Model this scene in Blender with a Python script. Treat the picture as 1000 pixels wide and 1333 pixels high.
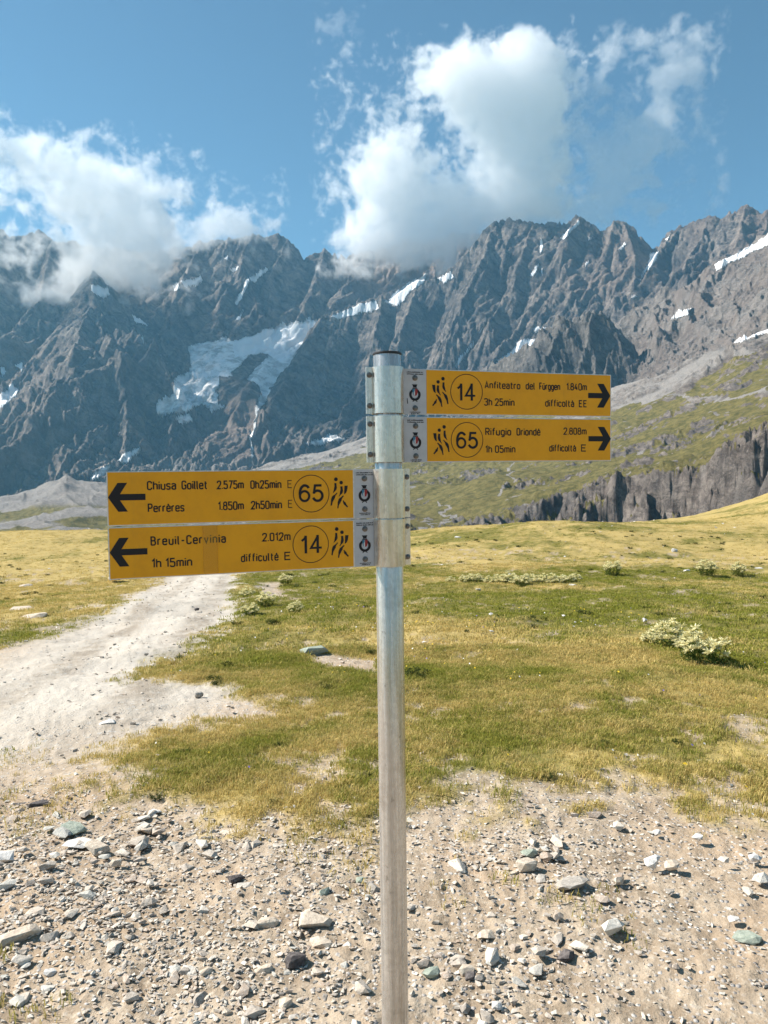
import bpy, bmesh, math, random
import numpy as np
from mathutils import Vector, Matrix, noise as mnoise

# ------------------------------------------------------------------ camera, sky, sun, exposure
scene = bpy.context.scene
for o in list(bpy.data.objects): bpy.data.objects.remove(o)
COL = scene.collection
EYE = np.array([0.0, 0.0, 1.6])
PITCH = math.atan(0.0465); ROLL = math.radians(0.72); FPX = 1000.0
_r = np.array([1.0, 0, 0]); _f = np.array([0, math.cos(PITCH), -math.sin(PITCH)]); _u = np.array([0, math.sin(PITCH), math.cos(PITCH)])
CR = math.cos(ROLL) * _r - math.sin(ROLL) * _u
CU = math.sin(ROLL) * _r + math.cos(ROLL) * _u
CF = _f
cam_d = bpy.data.cameras.new('camera'); cam = bpy.data.objects.new('camera', cam_d); COL.objects.link(cam)
cam.matrix_world = Matrix(((CR[0], CU[0], -CF[0], EYE[0]), (CR[1], CU[1], -CF[1], EYE[1]), (CR[2], CU[2], -CF[2], EYE[2]), (0, 0, 0, 1)))
cam_d.sensor_fit = 'HORIZONTAL'; cam_d.sensor_width = 36.0; cam_d.lens = 36.0 * FPX / 1000.0
cam_d.clip_start = 0.05; cam_d.clip_end = 30000
scene.camera = cam

SUN_EL = math.radians(42); SUN_DIR = np.array([-0.97, 0.22])     # towards the sun, in plan
SUN_DIR = SUN_DIR / np.linalg.norm(SUN_DIR)
w = bpy.data.worlds.new("World"); scene.world = w; w.use_nodes = True
nt = w.node_tree; bg = nt.nodes['Background']
sky = nt.nodes.new('ShaderNodeTexSky'); sky.sky_type = 'NISHITA'; sky.sun_disc = False
sky.sun_elevation = SUN_EL; sky.sun_rotation = math.atan2(SUN_DIR[0], SUN_DIR[1])
sky.altitude = 2500; sky.air_density = 1.0; sky.dust_density = 0.15; sky.ozone_density = 1.6
tint = nt.nodes.new('ShaderNodeMix'); tint.data_type = 'RGBA'; tint.blend_type = 'MULTIPLY'; tint.inputs[0].default_value = 1.0; tint.inputs[7].default_value = (.88, 1.0, .95, 1)
nt.links.new(sky.outputs[0], tint.inputs[6]); nt.links.new(tint.outputs[2], bg.inputs[0]); bg.inputs[1].default_value = 0.050
sd = bpy.data.lights.new('sun', 'SUN'); sd.energy = 5.0; sd.angle = math.radians(0.53); sd.color = (1.0, 0.94, 0.86)
sun = bpy.data.objects.new('sun', sd); COL.objects.link(sun)
S3 = Vector((SUN_DIR[0] * math.cos(SUN_EL), SUN_DIR[1] * math.cos(SUN_EL), math.sin(SUN_EL)))
sun.rotation_euler = S3.to_track_quat('Z', 'Y').to_euler()
sun.location = (0, 0, 50)
scene.view_settings.view_transform = 'Standard'; scene.view_settings.look = 'None'
scene.view_settings.exposure = 1.17; scene.view_settings.gamma = 1.0
scene.view_settings.use_curve_mapping = False
cy = scene.cycles
cy.use_denoising = True; cy.denoising_prefilter = 'ACCURATE'
cy.max_bounces = 18; cy.diffuse_bounces = 3; cy.glossy_bounces = 3; cy.volume_bounces = 18; cy.transparent_max_bounces = 12
cy.volume_step_rate = 1.0; cy.volume_max_steps = 256

rng = np.random.default_rng(7); random.seed(7)

# ------------------------------------------------------------------ maths helpers
def ray(px, py):
    px = np.asarray(px, float); py = np.asarray(py, float)
    return CF + ((px - 500) / FPX)[..., None] * CR + ((666.5 - py) / FPX)[..., None] * CU
def azel(px, py):
    d = ray(px, py); return np.arctan2(d[..., 0], d[..., 1]), d[..., 2] / np.hypot(d[..., 0], d[..., 1])
def proj(X, Y, Z):
    dx, dy, dz = X - EYE[0], Y - EYE[1], Z - EYE[2]
    f = np.maximum(dx * CF[0] + dy * CF[1] + dz * CF[2], 1e-3)
    return 500 + FPX * (dx * CR[0] + dy * CR[1] + dz * CR[2]) / f, 666.5 - FPX * (dx * CU[0] + dy * CU[1] + dz * CU[2]) / f
def P3(px, py, R):
    a, e = azel(px, py); return np.array([R * math.sin(a), R * math.cos(a), EYE[2] + R * e])

def _h(ix, iy, iz, s):
    h = (ix * np.int32(374761393) + iy * np.int32(668265263) + iz * np.int32(1440662683) + np.int32((s * 974634777) % 2147483647))
    h = (h ^ (h >> 13)) * np.int32(1274126177); h = h ^ (h >> 16)
    return h
_G = np.array([[1,1,0],[-1,1,0],[1,-1,0],[-1,-1,0],[1,0,1],[-1,0,1],[1,0,-1],[-1,0,-1],[0,1,1],[0,-1,1],[0,1,-1],[0,-1,-1],[1,1,0],[-1,1,0],[0,-1,1],[0,-1,-1]], np.float32)
np.seterr(over='ignore')
def perlin(x, y, z=None, s=0):
    x = np.asarray(x, np.float32); y = np.asarray(y, np.float32)
    z = np.zeros_like(x) + np.float32(0.37) if z is None else np.asarray(z, np.float32)
    x0 = np.floor(x); y0 = np.floor(y); z0 = np.floor(z)
    fx, fy, fz = x - x0, y - y0, z - z0
    ix, iy, iz = x0.astype(np.int32), y0.astype(np.int32), z0.astype(np.int32)
    u = fx * fx * fx * (fx * (fx * 6 - 15) + 10); v = fy * fy * fy * (fy * (fy * 6 - 15) + 10); ww = fz * fz * fz * (fz * (fz * 6 - 15) + 10)
    def g(dx, dy, dz):
        k = _h(ix + dx, iy + dy, iz + dz, s) & 15
        G = _G[k]; return G[..., 0] * (fx - dx) + G[..., 1] * (fy - dy) + G[..., 2] * (fz - dz)
    a = g(0,0,0); a = a + u * (g(1,0,0) - a); b = g(0,1,0); b = b + u * (g(1,1,0) - b); a = a + v * (b - a)
    c = g(0,0,1); c = c + u * (g(1,0,1) - c); d = g(0,1,1); d = d + u * (g(1,1,1) - d); c = c + v * (d - c)
    return a + ww * (c - a)
def fbm(x, y, z=None, o=5, s=0, gain=0.5, lac=2.03):
    t = 0; a = 1.0; n = 0
    for k in range(o):
        t = t + a * perlin(x, y, z, s + k * 17); n += a; a *= gain
        x = x * lac + 3.1; y = y * lac + 7.7
        if z is not None: z = z * lac + 1.3
    return t / n * 1.6
def ridged(x, y, z=None, o=5, s=0, gain=0.5, lac=2.07):
    t = 0; a = 1.0; n = 0; w_ = 1.0
    for k in range(o):
        r = 1 - np.abs(perlin(x, y, z, s + k * 13)) * 2.0; r = r * r * np.sign(r); t = t + a * w_ * r; n += a
        w_ = np.clip(r * 1.4, 0.25, 1); a *= gain
        x = x * lac + 5.1; y = y * lac + 1.7
        if z is not None: z = z * lac + 2.3
    return t / n
def sstep(a, b, x):
    t = np.clip((x - a) / (b - a), 0, 1); return t * t * (3 - 2 * t)
def inpoly(px, py, poly):
    res = np.zeros(px.shape, bool); n = len(poly)
    for i in range(n):
        x1, y1 = poly[i]; x2, y2 = poly[(i + 1) % n]
        if y1 == y2: continue
        c = ((y1 > py) != (y2 > py)) & (px < (x2 - x1) * (py - y1) / (y2 - y1) + x1)
        res ^= c
    return res
def segdist(X, Y, pts, closed=False):
    best = np.full(X.shape, 1e9); n = len(pts)
    for i in range(n if closed else n - 1):
        ax, ay = pts[i][:2]; bx, by = pts[(i + 1) % n][:2]
        L = (bx - ax) ** 2 + (by - ay) ** 2 + 1e-9
        t = np.clip(((X - ax) * (bx - ax) + (Y - ay) * (by - ay)) / L, 0, 1)
        best = np.minimum(best, np.hypot(X - ax - t * (bx - ax), Y - ay - t * (by - ay)))
    return best

# ------------------------------------------------------------------ object helpers
def tag(o, label=None, cat=None, group=None, kind=None):
    if label: o['label'] = label
    if cat: o['category'] = cat
    if group: o['group'] = group
    if kind: o['kind'] = kind
    return o
def link(name, me, mat=None, parent=None, loc=None):
    o = bpy.data.objects.new(name, me); COL.objects.link(o)
    if mat is not None and me is not None and not me.materials: me.materials.append(mat)
    if parent: o.parent = parent
    if loc is not None: o.location = loc
    return o
def empty(name, loc=(0, 0, 0), rz=0):
    o = bpy.data.objects.new(name, None); COL.objects.link(o); o.location = loc; o.rotation_euler = (0, 0, rz); return o
def npmesh(name, V, F, smooth=True):
    me = bpy.data.meshes.new(name); V = np.asarray(V, np.float32); F = np.asarray(F, np.int32); k = F.shape[1]
    me.vertices.add(len(V)); me.vertices.foreach_set('co', V.ravel())
    me.loops.add(F.size); me.loops.foreach_set('vertex_index', F.ravel())
    me.polygons.add(len(F)); me.polygons.foreach_set('loop_start', np.arange(0, F.size, k, dtype=np.int32))
    me.polygons.foreach_set('loop_total', np.full(len(F), k, np.int32)) if False else None
    me.update(calc_edges=True)
    me.polygons.foreach_set('use_smooth', np.full(len(F), smooth, bool)); me.validate(verbose=False)
    return me
def attr(me, name, vals, typ='FLOAT', dom='POINT'):
    a = me.attributes.new(name, typ, dom)
    a.data.foreach_set({'FLOAT': 'value', 'INT': 'value', 'FLOAT_VECTOR': 'vector', 'FLOAT_COLOR': 'color'}[typ], np.asarray(vals, np.float32 if typ != 'INT' else np.int32).ravel())
def gridfaces(nr, nc, wrap=False):
    i = np.arange(nr - 1)[:, None]; j = np.arange(nc if wrap else nc - 1)[None, :]; j2 = (j + 1) % nc
    return np.stack([i * nc + j, i * nc + j2, (i + 1) * nc + j2, (i + 1) * nc + j], -1).reshape(-1, 4)[:, ::-1]

# ------------------------------------------------------------------ material helper
class M:
    def __init__(s, name):
        s.m = bpy.data.materials.new(name); s.m.use_nodes = True; s.t = s.m.node_tree; s.n = s.t.nodes; s.b = s.n['Principled BSDF']
        s.b.inputs['Specular IOR Level'].default_value = 0.3
    def __call__(s, typ, **kw):
        n = s.n.new('ShaderNode' + typ)
        for k, v in kw.items():
            if k in ('operation', 'blend_type', 'data_type', 'noise_dimensions', 'attribute_name', 'attribute_type', 'feature', 'voronoi_dimensions', 'bands_direction', 'wave_type', 'normalize', 'distance', 'noise_type'): setattr(n, k, v)
        return n
    def L(s, a, b): s.t.links.new(a, b)
    def val(s, sock, v):
        if isinstance(v, bpy.types.NodeSocket): s.L(v, sock)
        elif isinstance(v, tuple) and sock.type == 'RGBA' and len(v) == 3: sock.default_value = (*v, 1)
        else: sock.default_value = v
    def noise(s, scale, detail=4, rough=0.55, vec=None, dist=0.0, out=0):
        n = s('TexNoise'); n.inputs['Scale'].default_value = scale; n.inputs['Detail'].default_value = detail; n.inputs['Roughness'].default_value = rough; n.inputs['Distortion'].default_value = dist
        if vec is not None: s.L(vec, n.inputs['Vector'])
        return n.outputs[out]
    def vor(s, scale, vec=None, feature='F1', out='Distance', rand=1.0):
        n = s('TexVoronoi', feature=feature); n.inputs['Scale'].default_value = scale; n.inputs['Randomness'].default_value = rand
        if vec is not None: s.L(vec, n.inputs['Vector'])
        return n.outputs[out]
    def ramp(s, x, a, b, lo=0.0, hi=1.0):
        n = s('MapRange'); n.interpolation_type = 'SMOOTHSTEP'; s.val(n.inputs[0], x); n.inputs[1].default_value = a; n.inputs[2].default_value = b; n.inputs[3].default_value = lo; n.inputs[4].default_value = hi
        return n.outputs[0]
    def mix(s, f, a, b, mode='MIX'):
        n = s.n.new('ShaderNodeMix'); n.data_type = 'RGBA'; n.blend_type = mode; s.val(n.inputs[0], f); s.val(n.inputs[6], a); s.val(n.inputs[7], b); return n.outputs[2]
    def math(s, op, a, b=0.0, c=None):
        n = s('Math', operation=op); s.val(n.inputs[0], a); s.val(n.inputs[1], b)
        if c is not None: s.val(n.inputs[2], c)
        return n.outputs[0]
    def attr(s, name, typ='GEOMETRY', out='Fac'):
        n = s('Attribute'); n.attribute_name = name; n.attribute_type = typ; return n.outputs[out]
    def pos(s): return s.n.new('ShaderNodeNewGeometry').outputs['Position']
    def objco(s): return s.n.new('ShaderNodeTexCoord').outputs['Object']
    def mapv(s, vec, scale=(1, 1, 1), rot=(0, 0, 0)):
        n = s('Mapping'); s.L(vec, n.inputs[0]); n.inputs['Scale'].default_value = scale; n.inputs['Rotation'].default_value = rot; return n.outputs[0]
    def bump(s, h, dist, strength=1.0, nrm=None):
        n = s('Bump'); s.L(h, n.inputs['Height']); n.inputs['Distance'].default_value = dist; n.inputs['Strength'].default_value = strength
        if nrm is not None: s.L(nrm, n.inputs['Normal'])
        return n.outputs[0]
    def out(s, col=None, rough=None, nrm=None, metal=None, spec=None):
        if col is not None: s.val(s.b.inputs['Base Color'], col)
        if rough is not None: s.val(s.b.inputs['Roughness'], rough)
        if nrm is not None: s.L(nrm, s.b.inputs['Normal'])
        if metal is not None: s.val(s.b.inputs['Metallic'], metal)
        if spec is not None: s.val(s.b.inputs['Specular IOR Level'], spec)
        return s.m
def flat(name, col, rough=0.6, metal=0.0):
    m = M(name); return m.out(col, rough, metal=metal)

# ------------------------------------------------------------------ terrain materials
def terrain_mat(name, sc=1.0, rock_a=(0.055, 0.053, 0.054), rock_b=(0.33, 0.28, 0.24)):
    m = M(name); p = m.pos()
    big = m.noise(0.004 / sc, 5, 0.6, p); mid = m.noise(0.03 / sc, 8, 0.65, p)
    strat = m.noise(0.02 / sc, 9, 0.70, m.mapv(m.mapv(p, (1, 1, 1), (0, 0.85, 0)), (1.5, 1.0, 0.75)), 0.6)
    fine = m.noise(0.16 / sc, 8, 0.7, p); crk = m.noise(0.07 / sc, 10, 0.78, m.mapv(m.mapv(p, (1, 1, 1), (0, -0.5, 0)), (1.6, 1.0, 0.8)))
    c = m.mix(m.ramp(strat, 0.35, 0.66), rock_a, rock_b)
    c = m.mix(m.ramp(mid, 0.45, 0.75, 0, 0.75), c, (0.13, 0.108, 0.095))
    c = m.mix(m.ramp(big, 0.45, 0.7, 0, 0.6), c, (0.045, 0.05, 0.056))
    c = m.mix(m.ramp(crk, 0.53, 0.66, 0, 0.75), c, (0.036, 0.034, 0.036))
    c = m.mix(m.ramp(crk, 0.44, 0.34, 0, 0.55), c, (0.40, 0.345, 0.295))
    c = m.mix(m.math('MULTIPLY', m.attr('warm'), 0.75), c, m.mix(fine, (0.17, 0.115, 0.09), (0.38, 0.29, 0.235)))
    sc_c = m.mix(m.ramp(fine, 0.3, 0.7), (0.20, 0.18, 0.16), (0.36, 0.335, 0.31))
    c = m.mix(m.attr('scree'), c, sc_c)
    g = m.mix(m.ramp(mid, 0.35, 0.65), (0.092, 0.086, 0.026), (0.20, 0.165, 0.055))
    g = m.mix(m.ramp(fine, 0.5, 0.75, 0, 0.6), g, (0.26, 0.205, 0.09))
    gf = m.math('ADD', m.attr('grass'), m.math('MULTIPLY', m.math('SUBTRACT', fine, 0.5), 0.9))
    c = m.mix(m.ramp(gf, 0.4, 0.6), c, g)
    sn = m.mix(m.ramp(m.noise(0.02, 8, 0.7, m.mapv(p, (1, 1, 2.0)), .5), 0.38, 0.6), (0.45, 0.445, 0.43), (0.88, 0.87, 0.85))
    c = m.mix(m.ramp(m.attr('ice'), 0.4, 0.6), c, sn)
    c = m.mix(m.ramp(m.attr('snow_lit_ice'), 0.4, 0.6), c, (0.82, 0.82, 0.82))
    soft = m.math('SUBTRACT', 1.0, m.math('MULTIPLY', m.math('MAXIMUM', m.attr('snow_lit_ice'), m.attr('ice')), 0.7))
    h = m.math('ADD', m.math('MULTIPLY', strat, 1.0), m.math('MULTIPLY', fine, 0.6))
    h = m.math('MULTIPLY', h, soft)
    return m.out(c, 0.93, m.bump(h, 18.0 * sc, 1.0), spec=0.15)

# ------------------------------------------------------------------ far terrain: heightfields laid out round the valley
def heightfield(name, label, mat, cols, az_px, ncol, R0, R1, nrow, ribs=(), namp=lambda X, Y, R, q: 0.0, paint=None, kind='structure', rwarp=None, cat=None, edge=0.0):
    a0, _ = azel(az_px[0], 600); a1, _ = azel(az_px[1], 600)
    az = np.linspace(a0, a1, ncol); R = np.linspace(R1, R0, nrow)
    K = len(cols[0][1]); ca = np.array([[azel(px, py)[0] for (py, r) in rows] for px, rows in cols])
    cr = np.array([[r for (py, r) in rows] for px, rows in cols]); cz = np.array([[EYE[2] + r * azel(px, py)[1] for (py, r) in rows] for px, rows in cols])
    Z = np.zeros((nrow, ncol)); Q = np.zeros((nrow, ncol))
    Rk = np.array([np.interp(az, ca[:, k], cr[:, k]) for k in range(K)]); Zk = np.array([np.interp(az, ca[:, k], cz[:, k]) for k in range(K)])
    X = R[:, None] * np.sin(az)[None, :]; Y = R[:, None] * np.cos(az)[None, :]; RW = rwarp(X, Y) if rwarp else np.zeros_like(X)
    for j in range(ncol):
        r = list(Rk[:, j]); z = list(Zk[:, j])
        rr = [r[0] + 500, r[0] + 90] + r; zz = [z[0] - 420, z[0] - 70] + z
        rr.append(r[-1] - 400); zz.append(z[-1] - 160)
        Z[:, j] = np.interp(R + RW[:, j], rr[::-1], zz[::-1]); Q[:, j] = (Rk[0, j] - R)       # metres in front of the crest
    X = R[:, None] * np.sin(az)[None, :]; Y = R[:, None] * np.cos(az)[None, :]; RR = np.broadcast_to(R[:, None], X.shape)
    wx = fbm(X / 260, Y / 260, o=4, s=5) * 55; wy = fbm(X / 260 + 40, Y / 260, o=4, s=9) * 55
    for pts, slope in ribs:
        W = np.array([P3(*p) for p in pts])
        for i in range(len(W) - 1):
            ax, ay, az_ = W[i]; bx, by, bz = W[i + 1]; L = (bx - ax) ** 2 + (by - ay) ** 2 + 1e-6
            t = np.clip(((X + wx * .5 - ax) * (bx - ax) + (Y + wy * .5 - ay) * (by - ay)) / L, 0, 1)
            d = np.hypot(X + wx * .5 - ax - t * (bx - ax), Y + wy * .5 - ay - t * (by - ay))
            Z = np.maximum(Z, az_ + t * (bz - az_) - slope * d)
    Z = Z + namp(X, Y, RR, Q)
    jj = np.arange(ncol) / ncol; jj = jj if edge >= 0 else 1 - jj; Z = Z - (1 - sstep(0, .15 if edge > 0 else .40, jj))[None, :] * abs(edge) * (RR / R.max())
    V = np.stack([X, Y, Z], -1).reshape(-1, 3)
    F = gridfaces(nrow, ncol)[:, ::-1]
    me = npmesh(name, V, F)
    PX, PY = proj(X, Y, Z)
    dzr = np.gradient(Z, axis=0) / (np.gradient(R)[:, None]); dza = np.gradient(Z, axis=1) / (RR * (az[1] - az[0]))
    slope = np.hypot(dzr, dza)
    P = paint(PX, PY, X, Y, Z, slope, RR) if paint else {}
    for k in ('snow_lit_ice', 'ice', 'grass', 'scree', 'warm'):
        attr(me, k, np.clip(np.asarray(P.get(k, np.zeros_like(X)), float), 0, 1).ravel())
    o = link(name, me, mat); tag(o, label, kind=kind, cat=cat)
    return o

def wall_noise(amp, s, along=70.0):
    def f(X, Y, R, q):
        # ribs and gullies run down the face and lean, broken by finer crags
        az = np.arctan2(X, Y) * 3200
        wu = fbm(X / 300, Y / 300, o=3, s=s + 2) * 90
        u = az + wu - (R - 3000) * 0.75
        a = ridged(u / along / 3.4, R / 800, o=4, s=s)
        b = ridged((u - 0.2 * R) / along, R / 260 + wu / 300, o=5, s=s + 31)
        c = ridged((az - 0.55 * R) / 38 + wu / 45, R / 120 + az / 200, o=6, s=s + 50, gain=0.64)
        e = ridged((az + 0.5 * R + wu * 2) / 80, R / 200, o=5, s=s + 77, gain=.6); d = ridged((az - .4 * R + wu) / 15, R / 30, o=3, s=s + 60)
        k = sstep(-60, 60, q) * 0.6 + 0.4
        g = (.36 + .64 * sstep(0, 260, q)) * .68
        return amp * (g * 0.95 * (a - 0.35) + g * 0.55 * (0.3 - b) * k + 0.26 * (0.3 - c) + 0.20 * (e - .3) + .05 * d)
    return f

sky1 = [(-170, 290), (-60, 296), (0, 300), (20, 310), (52, 298), (70, 312), (120, 318), (170, 330), (230, 322), (262, 318), (300, 311), (333, 304), (350, 309), (362, 305), (385, 320), (395, 335), (410, 327), (425, 326), (440, 334), (480, 325), (540, 315), (600, 305), (680, 300)]
cols1 = [(px, [(py, 3650), (py + (440 - py) * 0.5, 3480), (430 + (0 if px > 240 else -10), 3300), (540, 2780), (612, 2420), (650, 2250)]) for px, py in sky1]
ribs1 = [([(118, 318, 3600), (125, 398, 3120), (104, 440, 2900), (84, 490, 2700), (62, 535, 2560), (20, 580, 2430), (-50, 640, 2300)], 1.02),
         ([(125, 402, 3110), (160, 428, 2990), (198, 455, 2880), (232, 500, 2760), (226, 545, 2640), (205, 600, 2480)], 1.5),
         ([(127, 405, 3100), (150, 450, 2860), (165, 530, 2620), (160, 610, 2420)], 1.3),
         ([(0, 300, 3640), (-20, 380, 3300), (-60, 450, 3000)], 1.2), ([(70, 312, 3600), (50, 380, 3350), (10, 430, 3150)], 1.3),
         ([(262, 318, 3640), (235, 370, 3440), (215, 420, 3260)], 1.3), ([(333, 304, 3640), (318, 350, 3480), (285, 400, 3330), (262, 425, 3260)], 1.3),
         ([(375, 312, 3640), (350, 365, 3460), (325, 415, 3320)], 1.4), ([(425, 326, 3640), (405, 375, 3440), (388, 410, 3310)], 1.5),
         ([(480, 325, 3640), (450, 365, 3450), (430, 400, 3320)], 1.3), ([(560, 312, 3640), (520, 350, 3480), (470, 390, 3330)], 1.3),
         ([(345, 470, 3030), (318, 500, 2860), (300, 545, 2680), (240, 600, 2440)], 1.0), ([(330, 520, 2800), (345, 560, 2600), (350, 600, 2440)], 1.1)]
C2 = lambda L: [(180 + x * .3, 400 + y * .3) for x, y in L]
C3 = lambda L: [(400 + x * .3, 280 + y * .3) for x, y in L]
C4 = lambda L: [(650 + x * .35, 260 + y * .35) for x, y in L]
C1 = lambda L: [(x * .25, 360 + y * .25) for x, y in L]
ICE = [C2([(220,175),(250,160),(380,130),(410,150),(540,105),(600,90),(625,55),(640,75),(720,60),(735,40),(760,60),(815,50),(800,95),(750,160),(700,200),(670,225),(655,265),(625,320),(565,395),(520,445),(500,435),(540,380),(530,340),(470,310),(560,215),(565,195),(530,185),(480,215),(405,280),(415,300),(350,290),(350,330),(340,370),(345,420),(385,430),(330,455),(280,410),(200,455),(90,470),(80,410),(160,370),(150,310),(200,290),(230,260)]),
       C2([(500,440),(518,440),(510,540),(496,570),(496,655),(486,655),(488,560),(500,530)]),
       C2([(150,480),(210,465),(240,490),(190,505)]), C1([(460,1060),(540,985),(590,985),(540,1040)]), C1([(605,965),(660,910),(740,885),(700,930),(650,975)]), C2([(720,590),(860,550),(900,570),(800,595)])]
SNOW1 = [C1([(470,40),(560,55),(570,95),(540,120),(500,90)]), C1([(0,480),(35,475),(0,525)]), C1([(30,590),(65,545),(100,600),(30,660),(-20,700),(-30,640)]),
         C1([(690,200),(740,225),(770,260),(720,240)]), C1([(735,310),(750,300),(745,345)]), C1([(80,470),(115,440),(120,500)]),
         C3([(100,440),(205,395),(305,375),(310,410),(250,425),(140,450)]), C3([(335,375),(400,320),(520,250),(505,295),(440,345),(385,395)]), C3([(565,275),(625,243),(640,265),(600,300)]), C2([(420,60),(455,10),(440,50)]),
         [(290,336),(299,331),(297,338)], [(300,350),(311,348),(306,355)], [(236,366),(262,358),(264,366),(240,374)], [(224,370),(232,368),(234,376),(228,378)], [(322,362),(345,347),(350,350),(330,366)], [(305,395),(322,362),(325,364),(310,396)]]
def ragged(PX, PY, polys, a=3.0, s=3):
    nx = fbm(PX / 14, PY / 14, o=3, s=s) * a; ny = fbm(PX / 14 + 30, PY / 14, o=3, s=s + 1) * a
    m = np.zeros(PX.shape, bool)
    for p in polys: m |= inpoly(PX + nx, PY + ny, p)
    return m.astype(float)
def paint1(PX, PY, X, Y, Z, sl, R):
    lowgrass = sstep(560, 640, PY) * sstep(1.3, 0.7, sl) * sstep(150, 60, PX) * .6
    return {'ice': ragged(PX, PY, ICE, 3.5), 'snow_lit_ice': ragged(PX, PY, SNOW1 + [C2([(410,150),(540,105),(800,50),(735,160),(650,215),(620,240),(560,200),(420,215)]), C2([(230, 290), (380, 280), (395, 300), (250, 305)])], 3), 'grass': lowgrass,  # real snow, plus the upper right glacier painted whiter as sunlit ice
            'warm': np.clip(sstep(420, 520, PX) * sstep(420, 380, PY) + sstep(250, 290, PX) * sstep(360, 330, PX) * sstep(505, 530, PY) * 0.9 + sstep(120, 60, PX) * sstep(420, 470, PY) * .45, 0, 1) * .8,
            'scree': sstep(590, 606, PY) * sstep(180, 230, PX) * .6}
MR = terrain_mat('mountain_rock')
def n1(X, Y, R, q):
    PXa = 500 + 1000 * X / Y
    gl = np.exp(-(((PXa - 330) / 75) ** 2) - ((R - 3000) / 260) ** 2)     # the glacier basin is smoother
    return wall_noise(105, 11)(X, Y, R, q) * (1 - 0.72 * gl)
heightfield('mountain_wall', 'grey rock wall with a hanging glacier, left half of the mountain skyline', MR, cols1, (-70, 690), 600, 2240, 3900, 390, ribs1, n1, paint1)

sky2 = [(330, 600, 2560), (350, 530, 2760), (385, 466, 3000), (420, 412, 3180), (450, 403, 3200), (480, 393, 3200), (494, 384, 3200), (506, 392, 3200), (520, 379, 3200), (545, 367, 3200), (575, 362, 3220), (600, 345, 3240), (625, 315, 3270), (643, 288, 3300), (660, 284, 3300), (700, 288, 3300), (733, 289, 3300), (752, 283, 3300), (768, 288, 3300), (784, 302, 3300), (800, 283, 3300), (814, 286, 3300), (830, 301, 3300), (848, 320, 3300), (856, 319, 3300), (870, 304, 3300), (885, 294, 3300), (900, 290, 3300), (925, 283, 3300), (945, 279, 3300), (960, 271, 3300), (972, 266, 3300), (985, 275, 3300), (1000, 277, 3300), (1100, 300, 3300)]
RF2 = lambda px: np.interp(px, [330, 400, 480, 560, 640], [2530, 2780, 2960, 2880, 2760])
def row2(px, py, R):
    foot = np.interp(px, [330, 480, 640, 700, 1100], [606, 578, 540, 478, 470]); Rf = min(R - 30, RF2(px))
    return (px, [(py, R), (py + (foot - py) * .45, R + (Rf - R) * .42), (foot, Rf), (max(foot + 6, 615), 2420)])
cols2 = [row2(*a) for a in sky2]
ribs2 = [([(425, 410, 3170), (385, 464, 2980), (350, 528, 2740), (328, 600, 2540)], 1.1),
         ([(545, 367, 3190), (575, 361, 3210), (600, 344, 3230), (643, 287, 3290)], 1.6),
         ([(494, 386, 3190), (486, 440, 3020), (462, 510, 2850), (440, 570, 2680)], 1.5),
         ([(545, 370, 3190), (520, 430, 3000), (500, 520, 2780), (490, 570, 2680)], 1.6),
         ([(643, 290, 3290), (625, 350, 3130), (590, 430, 2940), (560, 520, 2750)], 1.5),
         ([(700, 288, 3290), (668, 360, 3100), (640, 430, 2930), (610, 500, 2780)], 1.5),
         ([(752, 287, 3290), (735, 315, 3180), (705, 365, 3050), (680, 420, 2920), (650, 470, 2800)], 1.35),
         ([(800, 285, 3290), (780, 330, 3160), (770, 370, 3040), (745, 420, 2900)], 1.5), ([(816, 288, 3280), (828, 340, 3130), (830, 390, 2980)], 1.5),
         ([(885, 296, 3290), (850, 345, 3120), (815, 400, 2940)], 1.4), ([(925, 285, 3290), (895, 330, 3130), (850, 380, 2960)], 1.4), ([(972, 268, 3290), (960, 320, 3130), (920, 370, 2960)], 1.3), ([(1050, 285, 3290), (1020, 330, 3100), (985, 380, 2950)], 1.4)]
SNOW2 = SNOW1[6:9] + [C3([(800,667),(860,610),(920,560),(940,545),(1010,560),(990,600),(900,640),(840,680)]), C4([(800,240),(870,205),(1010,125),(1010,165),(880,225),(805,262)]),
         C4([(230,140),(295,75),(300,85),(240,150)]), C4([(145,165),(158,135),(162,180),(155,200)]), C4([(330,150),(350,130),(345,145)]), C4([(440,185),(470,155),(475,165),(450,190)]),
         C4([(545,250),(560,200),(598,190),(575,230),(552,265)]), C4([(525,300),(560,205),(562,225),(535,290)]), C4([(610,150),(635,130),(625,148)]), C4([(320,235),(345,225),(322,250)]), C4([(110,285),(145,235),(150,245),(125,285)]), C4([(155,260),(162,250),(160,290)]), C4([(490,362),(515,358),(500,370)]), C4([(130,470),(150,470),(175,480),(225,470),(230,485),(190,492),(130,490)]), C4([(65,530),(100,520),(165,522),(140,560),(90,575)]),
         C3([(640,650),(720,545),(722,560),(650,655)]), C3([(745,510),(765,480),(760,500)])]
def paint2(PX, PY, X, Y, Z, sl, R):
    return {'snow_lit_ice': ragged(PX, PY, SNOW2, 2.5, 8), 'warm': np.clip(sstep(640, 720, PX) * sstep(430, 330, PY), 0, 1) * np.clip(.45 + .9 * fbm(X / 180, Y / 180, o=3, s=70), 0, 1),
            'grass': sstep(575, 600, PY) * sstep(440, 480, PX) * .5, 'scree': sstep(565, 590, PY) * .7}
heightfield('mountain_ridge', 'jagged dark rock ridge with twin peaks, right half of the mountain skyline', MR, cols2, (322, 1075), 620, 2400, 3500, 380, ribs2, wall_noise(95, 71), paint2)

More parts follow.
